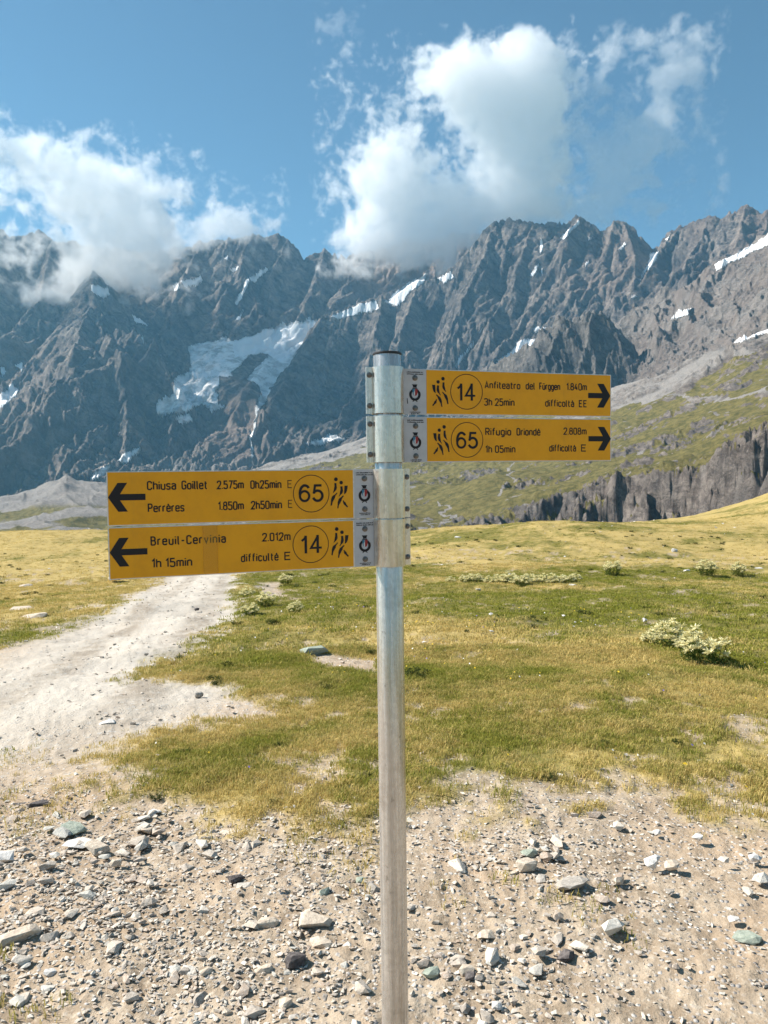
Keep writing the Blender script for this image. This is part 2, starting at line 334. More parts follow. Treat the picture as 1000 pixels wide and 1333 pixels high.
sky3 = [(570, 575, 2300), (700, 505, 2300), (780, 436, 2300), (800, 420, 2300), (830, 402, 2300), (865, 379, 2300), (880, 387, 2290), (890, 371, 2280), (920, 352, 2270), (950, 334, 2260), (1000, 310, 2250), (1080, 280, 2250)]
def row3(px, py, R):
    foot = np.interp(px, [570, 700, 780, 830, 865, 905, 950, 1000, 1080], [600, 545, 512, 500, 476, 462, 448, 428, 405])
    return (px, [(py, R), (py + (foot - py) * .5, R - 190), (foot, R - 400), (foot + 70, R - 640)])
ribs3 = [([(600, 505, 2150), (640, 482, 2100), (690, 456, 2020), (720, 426, 2020), (745, 412, 2010), (790, 409, 2030), (805, 428, 2060)], 1.5),
         ([(745, 413, 2010), (722, 460, 1930), (690, 505, 1850)], 1.8), ([(775, 411, 2010), (760, 470, 1920), (740, 530, 1820)], 1.8), ([(800, 420, 2030), (792, 470, 1930), (785, 520, 1840)], 1.9),
         ([(865, 380, 2290), (842, 430, 2180), (818, 470, 2080), (812, 510, 1980)], 1.6), ([(950, 335, 2250), (905, 385, 2130), (860, 430, 2040), (835, 490, 1930)], 1.2), ([(1000, 330, 2230), (975, 380, 2080), (930, 430, 1930)], 1.3), ([(1060, 300, 2230), (1040, 360, 2080), (1000, 410, 1900)], 1.4)]
def paint3(PX, PY, X, Y, Z, sl, R):
    return {'snow_lit_ice': ragged(PX, PY, [C4([(800,240),(870,205),(1010,125),(1010,165),(880,225),(805,262)]), C4([(635,440),(665,415),(715,403),(700,425),(660,440)])], 2.5, 8), 'warm': sstep(800, 860, PX) * .55,
            'scree': np.clip(sstep(1.25, 0.75, sl) * .55 + sstep(840, 870, PX) * sstep(300, 330, PX) * .15 + .35 * sstep(.05, .3, fbm(X / 90, Y / 90, o=3, s=12)) * sstep(810, 850, PX), 0, 1),
            'grass': sstep(0.9, 0.6, sl) * sstep(820, 700, PX) * .4}
M3 = terrain_mat('crag_rock', 0.6, (0.07, 0.068, 0.064), (0.24, 0.215, 0.19))
def n3(X, Y, R, q):
    az = np.arctan2(X, Y) * 2100; wu = fbm(X / 150, Y / 150, o=3, s=82) * 45; u = az + wu + (R - 2000) * 0.4
    return 42 * (ridged(u / 70, R / 300, o=5, s=81) - .35) + 18 * (ridged(X / 26, Y / 26 + wu / 40, o=5, s=84, gain=.6) - .3)
heightfield('rock_buttress', 'lit grey crags rising to the right between the meadow slope and the high ridge', M3, [row3(*a) for a in sky3], (575, 1065), 460, 1680, 2420, 300, ribs3, n3, paint3)

M4 = terrain_mat('hillside_turf', 0.25, (0.05, 0.046, 0.044), (0.27, 0.235, 0.205))
cols4 = [(230, [(612, 2000), (622, 1600), (640, 1200), (660, 900), (690, 600), (720, 430)]),
         (330, [(606, 2000), (618, 1600), (636, 1200), (658, 900), (690, 600), (720, 430)]),
         (420, [(588, 2000), (606, 1600), (630, 1200), (655, 900), (690, 600), (722, 430)]),
         (480, [(566, 2000), (590, 1600), (622, 1200), (652, 900), (690, 600), (722, 430)]),
         (560, [(556, 1900), (584, 1500), (620, 1150), (652, 850), (688, 600), (722, 430)]),
         (640, [(545, 1800), (580, 1400), (616, 1050), (652, 720), (690, 600), (722, 430)]),
         (690, [(535, 1700), (575, 1300), (615, 1000), (648, 680), (696, 625), (722, 430)]),
         (730, [(530, 1600), (570, 1250), (612, 950), (640, 665), (702, 612), (722, 430)]),
         (790, [(506, 1500), (555, 1200), (600, 920), (626, 645), (706, 598), (722, 430)]),
         (850, [(486, 1450), (540, 1150), (590, 880), (611, 625), (704, 575), (722, 430)]),
         (905, [(462, 1420), (525, 1120), (575, 860), (597, 600), (690, 548), (722, 430)]),
         (950, [(447, 1400), (510, 1100), (560, 840), (582, 580), (676, 528), (722, 430)]),
         (1000, [(426, 1400), (495, 1100), (545, 830), (566, 565), (665, 512), (722, 430)]),
         (1080, [(400, 1400), (470, 1100), (520, 830), (540, 560), (650, 505), (722, 430)])]
def n4(X, Y, R, q):
    PXa = 500 + 1000 * X / Y
    wu = fbm(X / 90, Y / 90, o=3, s=92) * 30
    cl = sstep(620, 700, PXa) * sstep(450, 500, R) * sstep(760, 640, R)
    b1 = np.abs(R - (1230 + (PXa - 900) * 0.9) + wu * 2.2); band = np.exp(-(b1 / 42) ** 2) * sstep(850, 920, PXa)
    und = 16 * fbm(X / 160, Y / 160, o=4, s=90) + 4.5 * fbm(X / 38, Y / 38, o=4, s=96)
    rim = 6 * ridged((np.arctan2(X, Y) * 600 + wu - R * .5) / 34, R / 55, o=5, s=93, gain=.58)
    patch = sstep(.12, .42, fbm(X / 110, Y / 65, o=4, s=99)); small = ridged(X / 14 + wu / 20, Y / 14, o=4, s=95)
    return und + cl * (2 - rim) + cl * 2.5 * small - cl * 2.2 * (ridged((np.arctan2(X, Y) * 600 + wu) / 13, R / 22, o=4, s=190) - .3) + patch * 7 * small + band * 12 * (ridged(X / 22, Y / 22, o=4, s=94) + .3)
def w4(X, Y):
    R = np.hypot(X, Y); PXa = 500 + 1000 * X / Y; cl = sstep(600, 680, PXa) * sstep(470, 510, R) * sstep(780, 690, R); t = np.arctan2(X, Y) * 600
    wv = fbm(X / 70, Y / 70, o=3, s=401) * 14
    return cl * (34 * (ridged((t + wv + R * .35) / 62, R / 150, o=3, s=402) - .35) + 15 * (ridged((t + wv - R * .3) / 22, R / 60, o=4, s=403) - .3) + 14 * fbm(X / 30, Y / 30, o=3, s=404) + 12 * fbm(X / 11, Y / 11, o=4, s=405, gain=.6) + 7 * (.3 - ridged((t + wv) / 9, R / 14, o=4, s=406)))
def dline(PX, PY, pts, wd):
    return (segdist(PX, PY, pts) < wd).astype(float)
def paint4(PX, PY, X, Y, Z, sl, R):
    PXa = 500 + 1000 * X / Y; wu = fbm(X / 90, Y / 90, o=3, s=92) * 30
    band = np.exp(-((R - (1230 + (PXa - 900) * 0.9) + wu * 2.2) / 42) ** 2) * sstep(850, 920, PXa)
    patch = sstep(.14, .40, fbm(X / 110, Y / 65, o=4, s=99))
    rockf = np.clip(sstep(0.62, 0.95, sl) + band * 1.3 + patch * sstep(.3, .6, sl), 0, 1) * (1 - .85 * sstep(.12, .3, fbm(X / 26, Y / 26, o=4, s=191)) * sstep(1.9, 1.2, sl))
    nx = PX + fbm(X / 60, Y / 60, o=4, s=98) * 14; ny = PY + fbm(X / 60 + 9, Y / 60, o=4, s=97) * 9
    scr = inpoly(nx, ny, [(690, 560), (795, 495), (850, 478), (905, 455), (1000, 415), (1100, 380), (1100, 405), (1000, 448), (950, 466), (905, 492), (870, 512), (850, 522), (800, 534), (760, 545)]) | inpoly(nx, ny, [(200, 560), (500, 560), (478, 585), (420, 600), (380, 615), (200, 625)])
    dirt = np.maximum.reduce([dline(nx, ny, [(540, 688), (562, 688), (552, 682), (575, 678), (596, 672), (570, 668), (590, 660), (578, 655)], 1.1) * (R > 500) * (PY > 640), dline(nx, ny, [(860, 512), (905, 524), (960, 520), (1010, 508)], 2.2), dline(nx, ny, [(650, 645), (665, 620), (670, 600)], 1.5)])
    outc = sstep(.45, .6, fbm(X / 17, Y / 17, o=4, s=44)) * .8
    lit = np.clip(scr + outc, 0, 1)
    return {'grass': np.clip(1 - rockf - scr * 1.2 - dirt * 2 - outc, 0, 1), 'scree': np.clip(scr + dirt * 2 + outc, 0, 1) * (1 - rockf * .7), 'warm': sstep(640, 720, PX) * .18,
            'snow_lit_ice': ragged(PX, PY, [[(935, 448), (965, 432), (1010, 415), (1010, 428), (960, 446)]], 2.5)}
heightfield('grassy_hillside', 'grassy hillside with a dark cliff band above the meadow on the right', M4, cols4, (225, 1070), 700, 430, 2050, 400, (), n4, paint4, rwarp=w4, edge=170.0)

cols5 = [(-160, [(672, 1500), (685, 1200), (700, 950), (725, 700)]), (-20, [(652, 1500), (672, 1200), (695, 950), (725, 700)]), (0, [(648, 1500), (668, 1200), (692, 950), (725, 700)]), (35, [(643, 1500), (662, 1220), (690, 950), (725, 700)]), (70, [(627, 1500), (652, 1250), (688, 950), (725, 700)]), (86, [(621, 1500), (650, 1250), (688, 950), (725, 700)]), (100, [(627, 1500), (650, 1250), (688, 950), (725, 700)]), (140, [(629, 1500), (652, 1250), (688, 950), (725, 700)]), (200, [(626, 1500), (650, 1250), (688, 950), (725, 700)]), (330, [(622, 1500), (650, 1250), (688, 950), (725, 700)])]
def n5(X, Y, R, q): return 9 * fbm(X / 110, Y / 110, o=4, s=60) + 7 * ridged((X + Y * .6) / 45, Y / 130, o=5, s=61)
def paint5(PX, PY, X, Y, Z, sl, R): return {'scree': .75 + .3 * fbm(X / 70, Y / 70, o=3, s=62), 'grass': sstep(-.05, .35, fbm(X / 120, Y / 90, o=4, s=63)) * .62 * sstep(640, 670, PY) + .08}
heightfield('moraine_hill', 'pale scree hill below the dark wall, left of the signpost', terrain_mat('moraine_scree', 0.3), cols5, (-75, 440), 420, 690, 1620, 170, (), n5, paint5, edge=-110.0)

# ------------------------------------------------------------------ near ground
ZR = [0, 3, 10, 26, 45, 60, 72, 90, 140, 250, 400, 1000, 2500, 9000]
ZZ = [0, 0, -.50, -1.75, -2.55, -3.0, -3.9, -6.5, -22, -60, -95, -140, -260, -300]
def gz(x, y):
    x = np.asarray(x, float); y = np.asarray(y, float); R = np.hypot(x, y)
    zf = np.interp(R, ZR, ZZ); side = sstep(-.2, .5, y / (R + 1e-6))
    zb = np.interp(R, ZR, [0, 0, .2, .8, 1.2, 1.6, 1.5, 0, -10, -40, -90, -140, -260, -300])
    z = zb + (zf - zb) * side
    z = z + 11.5 * np.exp(-((x - 60) ** 2 + (y - 72) ** 2) / (2 * 17.5 ** 2)) + 0.7 * np.exp(-((x - 12) ** 2 + (y - 52) ** 2) / 90.) + .9 * np.exp(-((x + 30) ** 2 + (y - 55) ** 2) / 200.)
    f = sstep(2.5, 12, R)
    z = z + f * .16 * fbm(x / 6.0, y / 6.0, o=3, s=201) + .05 * fbm(x / 1.3, y / 1.3, o=3, s=202) * sstep(1.5, 4, R) * (1 + f) + sstep(20, 45, R) * .5 * fbm(x / 22, y / 22, o=3, s=205)
    return z
_TT = 1.2 * 1.004 ** np.arange(1400)
def gpt(px, py):                                # where a line of sight meets the ground
    d = ray(px, py); d = d / np.hypot(d[0], d[1])
    zz = EYE[2] + d[2] * _TT - gz(d[0] * _TT, d[1] * _TT); k = int(np.argmax(zz < 0)) or len(_TT) - 1
    f = zz[k - 1] / (zz[k - 1] - zz[k]); t = _TT[k - 1] + f * (_TT[k] - _TT[k - 1])
    return d[0] * t, d[1] * t
def zg(x, y):
    x = np.asarray(x, float); y = np.asarray(y, float); D = dirtmask(x, y); R = np.hypot(x, y)
    return gz(x, y) + D * (.012 * fbm(x * 5, y * 5, o=4, s=220) + .011 * fbm(x * 17, y * 17, o=3, s=222)) * (R < 30) - .02 * D * (R < 60) + .018 * (1 - D) * fbm(x * 6, y * 6, o=3, s=221) * (R < 40)
DIRT_PX = [(-260, 880), (-100, 862), (0, 843), (60, 828), (110, 808), (150, 790), (190, 765), (215, 752), (238, 738), (300, 736), (306, 752), (303, 775), (298, 802), (275, 820), (245, 835), (205, 855), (165, 882), (230, 890), (300, 893), (360, 912), (330, 926), (250, 942), (160, 962), (112, 985), (105, 1010), (190, 1062), (290, 1080), (400, 1102), (480, 1100), (560, 1078), (640, 1064), (740, 1046), (860, 1042), (920, 1064), (1000, 1070), (1240, 1085)]
DIRT = [gpt(*p) for p in DIRT_PX] + [(6, -1), (5, -7), (-12, -9), (-14, 2)]
PATCH = [[gpt(*p) for p in [(388, 846), (440, 850), (492, 858), (495, 876), (440, 868), (400, 862)]], [gpt(*p) for p in [(335, 758), (365, 758), (368, 776), (338, 774)]]]
def dirtmask(x, y):
    R = np.hypot(x, y); n = fbm(x * 1.6, y * 1.6, o=4, s=210)
    s = np.where(inpoly(x, y, DIRT), 1, -1) * segdist(x, y, DIRT, True); n2 = fbm(x * 6.5, y * 6.5, o=4, s=215)
    m = sstep(-.14 - .38 * sstep(8, 5, R), .16, s + n * (.26 + .20 * (R < 5)) + n2 * (.16 + .30 * sstep(8, 5, R)))
    m = np.maximum(m, sstep(.20, .38, n2 * .55 + fbm(x * .8, y * .8, o=3, s=216) * .55 + .25 * sstep(.9, .1, -s)) * .8 * (R < 40))
    for P in PATCH: m = np.maximum(m, sstep(-.1, .1, np.where(inpoly(x, y, P), 1, -1) * segdist(x, y, P, True) + n * .15))
    return m
# polar sheet: fine in front, coarse behind, out past the horizon
aF = np.radians(np.linspace(-50, 50, 720)); aB = np.radians(np.linspace(50, 310, 110))[1:-1]; AZ = np.concatenate([aF, aB])
RR_ = np.concatenate([[0.25, .6, 1.0], np.geomspace(1.4, 12, 225), np.geomspace(12.1, 100, 180), np.geomspace(104, 9000, 50)])
X = RR_[:, None] * np.sin(AZ); Y = RR_[:, None] * np.cos(AZ); Z = gz(X, Y); D = dirtmask(X, Y)
Rg = np.hypot(X, Y)
Z = zg(X, Y)
V = np.stack([X, Y, Z], -1).reshape(-1, 3); V = np.vstack([V, [[0, 0, float(gz(0.01, 0.01))]]])
F = gridfaces(len(RR_), len(AZ), True)[:, ::-1]
me = npmesh('ground', V, F)
attr(me, 'dirt', np.append(D.ravel(), 1.0))
track = segdist(X, Y, [gpt(*p) for p in [(-60, 1000), (60, 925), (150, 862), (215, 805), (262, 760), (275, 740)]])
attr(me, 'track', np.append((sstep(2.4, .6, track) * sstep(4.0, 7.5, Rg)).ravel(), 0.))
attr(me, 'lat', np.append(track.ravel(), 9.))
def dryness(x, y):
    R = np.hypot(x, y)
    far = sstep(18, 40, R); b = fbm(x / 5., y / 5., o=4, s=231) * .9 + fbm(x / .9, y / .9, o=3, s=233) * .35
    left = sstep(-4, -9, x) * .35
    edge = sstep(1.1, .0, np.abs(segdist(x, y, DIRT, True))) * .4
    return np.clip(.26 + .44 * far + 1.0 * b + left + edge * .45, 0, 1)
attr(me, 'dry', np.append(dryness(X, Y).ravel(), .5))
m = M('ground_soil'); p = m.pos()
n_f = m.noise(38, 6, .7, p); n_m = m.noise(6, 6, .65, p); n_l = m.noise(.9, 5, .6, p); n_s = m.noise(1.6, 8, .75, p)
vo = m.vor(46, p, 'F1', 'Color'); vd = m.vor(46, p); vo2 = m.vor(16, p, 'F1', 'Color'); vd2 = m.vor(16, p)
dc = m.mix(m.ramp(n_m, .35, .65), (.26, .20, .14), (.43, .35, .26))
dc = m.mix(m.ramp(n_l, .45, .65), dc, (.38, .285, .195))
dc = m.mix(m.ramp(n_f, .5, .7, 0, .6), dc, (.56, .49, .39))
sep = m('SeparateColor'); m.L(vo, sep.inputs[0])
peb = m.math('MULTIPLY', m.ramp(vd, .45, .3), m.ramp(sep.outputs[0], .55, .6))
dc = m.mix(peb, dc, m.mix(sep.outputs[1], (.20, .18, .165), (.56, .53, .49)))
tr = m.ramp(m.attr('track'), .0, 1.0)
rut = m.math('MULTIPLY', m.ramp(m.math('ABSOLUTE', m.math('SUBTRACT', m.math('ADD', m.attr('lat'), m.math('MULTIPLY', n_l, .5)), .85)), .35, .08), m.ramp(n_s, .35, .6))
dc = m.mix(m.math('MULTIPLY', tr, .8), dc, m.mix(n_s, (.34, .305, .255), (.64, .60, .535)))
dc = m.mix(m.math('MULTIPLY', m.math('MULTIPLY', rut, tr), .85), dc, (.27, .225, .175))
dc = m.mix(m.math('MULTIPLY', m.ramp(vd2, .38, .22), m.math('MULTIPLY', m.ramp(m.attr('track'), .0, .3), m.ramp(n_m, .45, .6))), dc, m.mix(n_f, (.25, .23, .2), (.60, .57, .52)))
gc = m.mix(m.ramp(n_m, .35, .7), (.10, .10, .022), (.24, .20, .06))
dry = m.ramp(m.math('ADD', m.attr('dry'), m.math('MULTIPLY', m.math('SUBTRACT', n_s, .5), 1.3)), .25, .85)
gc = m.mix(dry, gc, m.mix(n_m, (.33, .25, .09), (.43, .325, .13)))
gc = m.mix(m.ramp(m.noise(2.6, 9, .8, p), .52, .66, 0, .55), gc, (.055, .06, .018))  # dark clumps in the colour stand in for small shadows in the grass
c = m.mix(m.attr('dirt'), gc, dc)
h = m.math('ADD', m.math('MULTIPLY', m.ramp(vd, .5, .1, 0, .6), peb), m.math('MULTIPLY', n_f, .8))
m.out(c, .95, m.bump(h, .009, .9, m.bump(n_m, .03, .8)), spec=.1)
ground = link('ground', me, m.m); tag(ground, 'meadow with a gravel track and stony bare soil in front', kind='structure')

# ------------------------------------------------------------------ haze
bm = bmesh.new(); bmesh.ops.create_cube(bm, size=1.0)
for v in bm.verts: v.co = Vector((v.co.x * 18200, v.co.y * 18200, -330 if v.co.z < 0 else 2300))
me = bpy.data.meshes.new('haze'); bm.to_mesh(me); bm.free()
hm = bpy.data.materials.new('air_haze'); hm.use_nodes = True; hm.node_tree.nodes.clear()
ho = hm.node_tree.nodes.new('ShaderNodeOutputMaterial'); pv = hm.node_tree.nodes.new('ShaderNodeVolumePrincipled')
pv.inputs['Color'].default_value = (.24, .60, .92, 1); pv.inputs['Density'].default_value = 0.60e-4; pv.inputs['Anisotropy'].default_value = .2
hm.node_tree.links.new(pv.outputs[0], ho.inputs['Volume'])
haze = link('haze', me, hm); tag(haze, kind='stuff', label='pale blue air haze over the valley')
# ------------------------------------------------------------------ clouds
def cloud(name, label, R, px0, px1, py0, py1, depth, vox, blobs, dens, seed, wisp=.0, edge=.34):
    pc = (px0 + px1) / 2; a, _ = azel(pc, 300); W = (px1 - px0) / 1000 * R * 1.04; z0 = float(P3(pc, py1, R)[2]); z1 = float(P3(pc, py0, R)[2])
    nx, ny, nz = int(W / vox), int(depth / vox), int((z1 - z0) / vox)
    lx = np.linspace(-W / 2, W / 2, nx); ly = np.linspace(-depth / 2, depth / 2, ny); lz = np.linspace(0, z1 - z0, nz)
    Zg, Yg, Xg = np.meshgrid(lz, ly, lx, indexing='ij')
    PXg = pc + Xg / R * 1000 / 1.02; PYg = py1 - Zg / (z1 - z0) * (py1 - py0)
    s = 150.0
    wx = fbm(Xg / s, Yg / s, Zg / s, 4, seed) * 17; wz = fbm(Xg / s + 9, Yg / s, Zg / s + 5, 4, seed + 3) * 17
    S = np.full(Xg.shape, -9.0, np.float32); qx = PXg + wx; qy = PYg + wz
    acc = 0
    for cx, cy, rx, ry, wt in blobs:
        d2 = ((qx - cx) / rx) ** 2 + ((qy - cy) / ry) ** 2 + (Yg / (depth * .46 * min(1.0, (rx + ry) / 75))) ** 2
        acc = acc + wt * np.exp(-1.1 * d2)
    n = fbm(Xg / 85 + wx / 40, Yg / 85, Zg / 85 + wz / 40, 5, seed + 9, gain=.66)
    f = acc + n * (1.12 + wisp) * np.clip(1.3 - .5 * acc, .45, 1) - .42
    D = np.clip(f / edge, 0, 1) ** 1.3
    bd = np.minimum.reduce([np.minimum(Xg + W / 2, W / 2 - Xg) / 25, np.minimum(Yg + depth / 2, depth / 2 - Yg) / 20, Zg / 20, (z1 - z0 - Zg) / 20]); D = D * np.clip(bd, 0, 1)
    me = bpy.data.meshes.new(name); me.vertices.add(D.size); me.vertices.foreach_set('co', np.stack([Xg, Yg, Zg], -1).astype(np.float32).ravel()); attr(me, 'den', D.ravel() * dens)
    o = link(name, me, None, None, (R * math.sin(a), R * math.cos(a), z0)); o.rotation_euler = (0, 0, -float(a)); tag(o, label, 'cloud', kind='stuff')
    g = bpy.data.node_groups.new(name + '_nodes', 'GeometryNodeTree'); g.interface.new_socket('Geometry', in_out='INPUT', socket_type='NodeSocketGeometry'); g.interface.new_socket('Geometry', in_out='OUTPUT', socket_type='NodeSocketGeometry')
    N = g.nodes; L = g.links; gi = N.new('NodeGroupInput'); go = N.new('NodeGroupOutput'); vc = N.new('GeometryNodeVolumeCube'); po = N.new('GeometryNodeInputPosition'); sx = N.new('ShaderNodeSeparateXYZ'); L.new(po.outputs[0], sx.inputs[0])
    def mr(sock, lo, hi, k):
        n = N.new('ShaderNodeMapRange'); L.new(sock, n.inputs[0]); n.inputs[1].default_value = lo; n.inputs[2].default_value = hi; n.inputs[3].default_value = 0; n.inputs[4].default_value = k - 1
        r = N.new('ShaderNodeMath'); r.operation = 'ROUND'; L.new(n.outputs[0], r.inputs[0]); return r.outputs[0]
    def ma(a_, k, b_):
        n = N.new('ShaderNodeMath'); n.operation = 'MULTIPLY_ADD'; L.new(a_, n.inputs[0]); n.inputs[1].default_value = k; L.new(b_, n.inputs[2]); return n.outputs[0]
    ix, iy, iz = mr(sx.outputs[0], -W / 2, W / 2, nx), mr(sx.outputs[1], -depth / 2, depth / 2, ny), mr(sx.outputs[2], 0, z1 - z0, nz)
    # the row index is kept whole by integer maths
    im = []
    for s_ in (ix, iy, iz):
        c_ = N.new('FunctionNodeFloatToInt'); L.new(s_, c_.inputs[0]); im.append(c_.outputs[0])
    def imul(a_, k, b_):
        n = N.new('FunctionNodeIntegerMath'); n.operation = 'MULTIPLY_ADD'; L.new(a_, n.inputs[0]); n.inputs[1].default_value = k; L.new(b_, n.inputs[2]); return n.outputs[0]
    idx = imul(im[2], nx * ny, imul(im[1], nx, im[0]))
    si = N.new('GeometryNodeSampleIndex'); si.data_type = 'FLOAT'; si.domain = 'POINT'; L.new(gi.outputs[0], si.inputs[0]); na = N.new('GeometryNodeInputNamedAttribute'); na.data_type = 'FLOAT'; na.inputs[0].default_value = 'den'; L.new(na.outputs[0], si.inputs[1]); L.new(idx, si.inputs['Index'])
    L.new(si.outputs[0], vc.inputs['Density']); vc.inputs['Min'].default_value = (-W / 2, -depth / 2, 0); vc.inputs['Max'].default_value = (W / 2, depth / 2, z1 - z0)
    vc.inputs['Resolution X'].default_value = nx; vc.inputs['Resolution Y'].default_value = ny; vc.inputs['Resolution Z'].default_value = nz
    sm = N.new('GeometryNodeSetMaterial'); sm.inputs['Material'].default_value = CLOUD; L.new(vc.outputs[0], sm.inputs[0]); L.new(sm.outputs[0], go.inputs[0])
    md = o.modifiers.new('cloud', 'NODES'); md.node_group = g
    me.materials.append(CLOUD)
    return o
CLOUD = bpy.data.materials.new('cloud_vapour'); CLOUD.use_nodes = True; CLOUD.node_tree.nodes.clear()
_o = CLOUD.node_tree.nodes.new('ShaderNodeOutputMaterial'); _p = CLOUD.node_tree.nodes.new('ShaderNodeVolumePrincipled'); _p.inputs['Color'].default_value = (1, 1, 1, 1); _p.inputs['Density'].default_value = 1.0; _p.inputs['Anisotropy'].default_value = .0
CLOUD.node_tree.links.new(_p.outputs[0], _o.inputs['Volume'])
try: CLOUD.cycles.volume_step_rate = 4.0
except Exception: pass
cloud('cloud', 'large white cloud with a tall double tower over the middle of the ridge', 3420, 415, 775, 45, 365, 220, 5.2,
      [(512, 212, 54, 58, 1), (525, 262, 66, 58, 1), (560, 300, 80, 40, .9), (490, 320, 50, 28, .8), (575, 330, 40, 25, .6), (620, 270, 55, 38, .9), (680, 245, 56, 48, 1), (680, 180, 50, 70, 1.15), (662, 130, 50, 52, 1.1), (606, 105, 54, 46, 1.5), (648, 90, 40, 30, .9), (706, 118, 34, 44, .95), (588, 98, 36, 24, 1.0), (570, 150, 13, 36, -.8), (605, 224, 13, 18, -1.3), (640, 62, 12, 14, -.7), (685, 82, 30, 26, .85), (625, 150, 36, 40, .5), (635, 195, 32, 32, .45), (715, 275, 36, 26, .5)], .013, 5, .10)
cloud('cloud', 'white cloud hanging over the left end of the mountain wall', 3330, -40, 245, 160, 410, 210, 6.0,
      [(135, 255, 65, 55, 1), (170, 290, 60, 48, 1), (145, 335, 52, 36, .9), (105, 362, 50, 26, .95), (90, 235, 60, 40, .75), (40, 205, 60, 26, .5), (0, 190, 50, 22, .35), (72, 388, 48, 14, .95), (20, 325, 45, 22, .6), (192, 312, 28, 28, .6), (240, 285, 16, 45, -1.0), (20, 260, 40, 30, .3)], .014, 25, .20)
cloud('cloud', 'small white cloud with a thin plume, right of the left cloud', 3420, 225, 375, 215, 345, 150, 6.0,
      [(290, 298, 40, 22, .95), (320, 285, 34, 20, .75), (270, 305, 36, 20, .8), (274, 255, 12, 32, .55), (268, 235, 10, 14, .4), (345, 295, 24, 14, .4)], .012, 45, .15)
cloud('cloud', 'thin torn wisp of cloud at the upper right', 3420, 745, 930, 25, 310, 120, 6.5,
      [(872, 90, 24, 42, 1.0), (862, 135, 22, 40, 1.05), (828, 52, 30, 16, 1.1), (795, 70, 13, 38, 1.1), (845, 178, 26, 36, 1.3), (815, 205, 26, 46, 1.4), (778, 185, 20, 38, 1.2), (800, 240, 32, 38, 1.4), (775, 275, 32, 32, 1.4), (895, 75, 20, 16, .9)], .0062, 65, .55)
cloud('cloud', 'tiny faint wisp of cloud near the top of the sky, left of the tall cloud', 3420, 415, 480, 0, 70, 70, 5.0, [(442, 38, 16, 14, 1.1), (450, 20, 10, 12, .9), (436, 52, 10, 8, .8)], .006, 85, .3)

# ------------------------------------------------------------------ signpost
def rounded(pts, r0, closed):
    n = len(pts); out = []
    for i, q in enumerate(pts):
        x, y = q[:2]; r = q[2] if len(q) > 2 else r0
        if (not closed and i in (0, n - 1)) or r <= 0: out.append((x, y)); continue
        ax, ay = pts[i - 1][:2]; bx, by = pts[(i + 1) % n][:2]
        la, lb = math.hypot(ax - x, ay - y), math.hypot(bx - x, by - y)
        ra = min(r, la * (.5 if closed or i > 1 else 1.0), lb * (.5 if closed or i < n - 2 else 1.0))
        p0 = (x + (ax - x) / la * ra, y + (ay - y) / la * ra); p1 = (x + (bx - x) / lb * ra, y + (by - y) / lb * ra)
        for k in range(7):
            t = k / 6; a, b, c = (1 - t) ** 2, 2 * t * (1 - t) * 1.0, t * t
            # blend towards a circular arc
            out.append((a * p0[0] + b * x + c * p1[0], a * p0[1] + b * y + c * p1[1]))
    return out
class Flat:
    """collects flat shapes in a board's plane (x along, z up) and links them as one thin mesh"""
    def __init__(s, y): s.bm = bmesh.new(); s.y = y; s.k = 0
    def poly(s, pts):
        s.k += 1; y = s.y - s.k * 4e-6
        s.bm.faces.new([s.bm.verts.new((px, y, pz)) for px, pz in pts])
    def stroke(s, pts, wd, closed=False):
        s.k += 1; y = s.y - (s.k % 40) * 4e-6; P = [Vector(p[:2]) for p in pts]
        Q = [P[0]]
        for p in P[1:]:
            if (p - Q[-1]).length > 1e-6: Q.append(p)
        if closed and (Q[0] - Q[-1]).length < 1e-6: Q.pop()
        P = Q; n = len(P)
        if n < 2: return
        wl = wd if isinstance(wd, (list, tuple)) else None; rows = []
        for i in range(n):
            d0 = (P[i] - P[i - 1]).normalized() if (i or closed) else None; d1 = (P[(i + 1) % n] - P[i]).normalized() if (i < n - 1 or closed) else None
            d0 = d0 or d1; d1 = d1 or d0; t = (d0 + d1)
            t = t.normalized() if t.length > 1e-6 else d1
            nn = Vector((-t.y, t.x)); c = max(.45, nn.dot(Vector((-d1.y, d1.x))))
            w_ = (np.interp(i / (n - 1), np.linspace(0, 1, len(wl)), wl) if wl else wd) * .5 / c
            rows.append([s.bm.verts.new((P[i].x + nn.x * w_ * sg, y, P[i].y + nn.y * w_ * sg)) for sg in (1, -1)])
        for i in range(n if closed else n - 1):
            a, b = rows[i], rows[(i + 1) % n]; s.bm.faces.new((a[0], a[1], b[1], b[0]))
    def disc(s, cx, cz, r, n=20): s.poly([(cx + r * math.cos(2 * math.pi * i / n), cz + r * math.sin(2 * math.pi * i / n)) for i in range(n)])
    def ring(s, cx, cz, rx, rz, wd, a0=0, a1=360, n=56):
        full = a1 - a0 >= 360
        pts = [(cx + rx * math.cos(math.radians(a0 + (a1 - a0) * i / n)), cz + rz * math.sin(math.radians(a0 + (a1 - a0) * i / n))) for i in range(n if full else n + 1)]
        s.stroke(pts, wd, full)
    def build(s, name, mat, parent, label=None):
        for f in s.bm.faces:
            f.normal_update()
            if f.normal.y > 0: f.normal_flip()
        me = bpy.data.meshes.new(name); s.bm.to_mesh(me); s.bm.free(); o = link(name, me, mat, parent)
        return tag(o, label)
a_, b_ = .46, .42
O_ = lambda w, y0, y1: (1, [(0, y0), (w, y0), (w, y1), (0, y1)])
def acc(w, t): return {'g': (0, [(w * .30, .98), (w * .62, .82)]), 'a': (0, [(w * .38, .82), (w * .70, .98)])}[t]
_e = (0, [(b_, .14), (b_, 0), (0, 0), (0, .7), (b_, .7), (b_, .37, 0), (0.02, .37)])
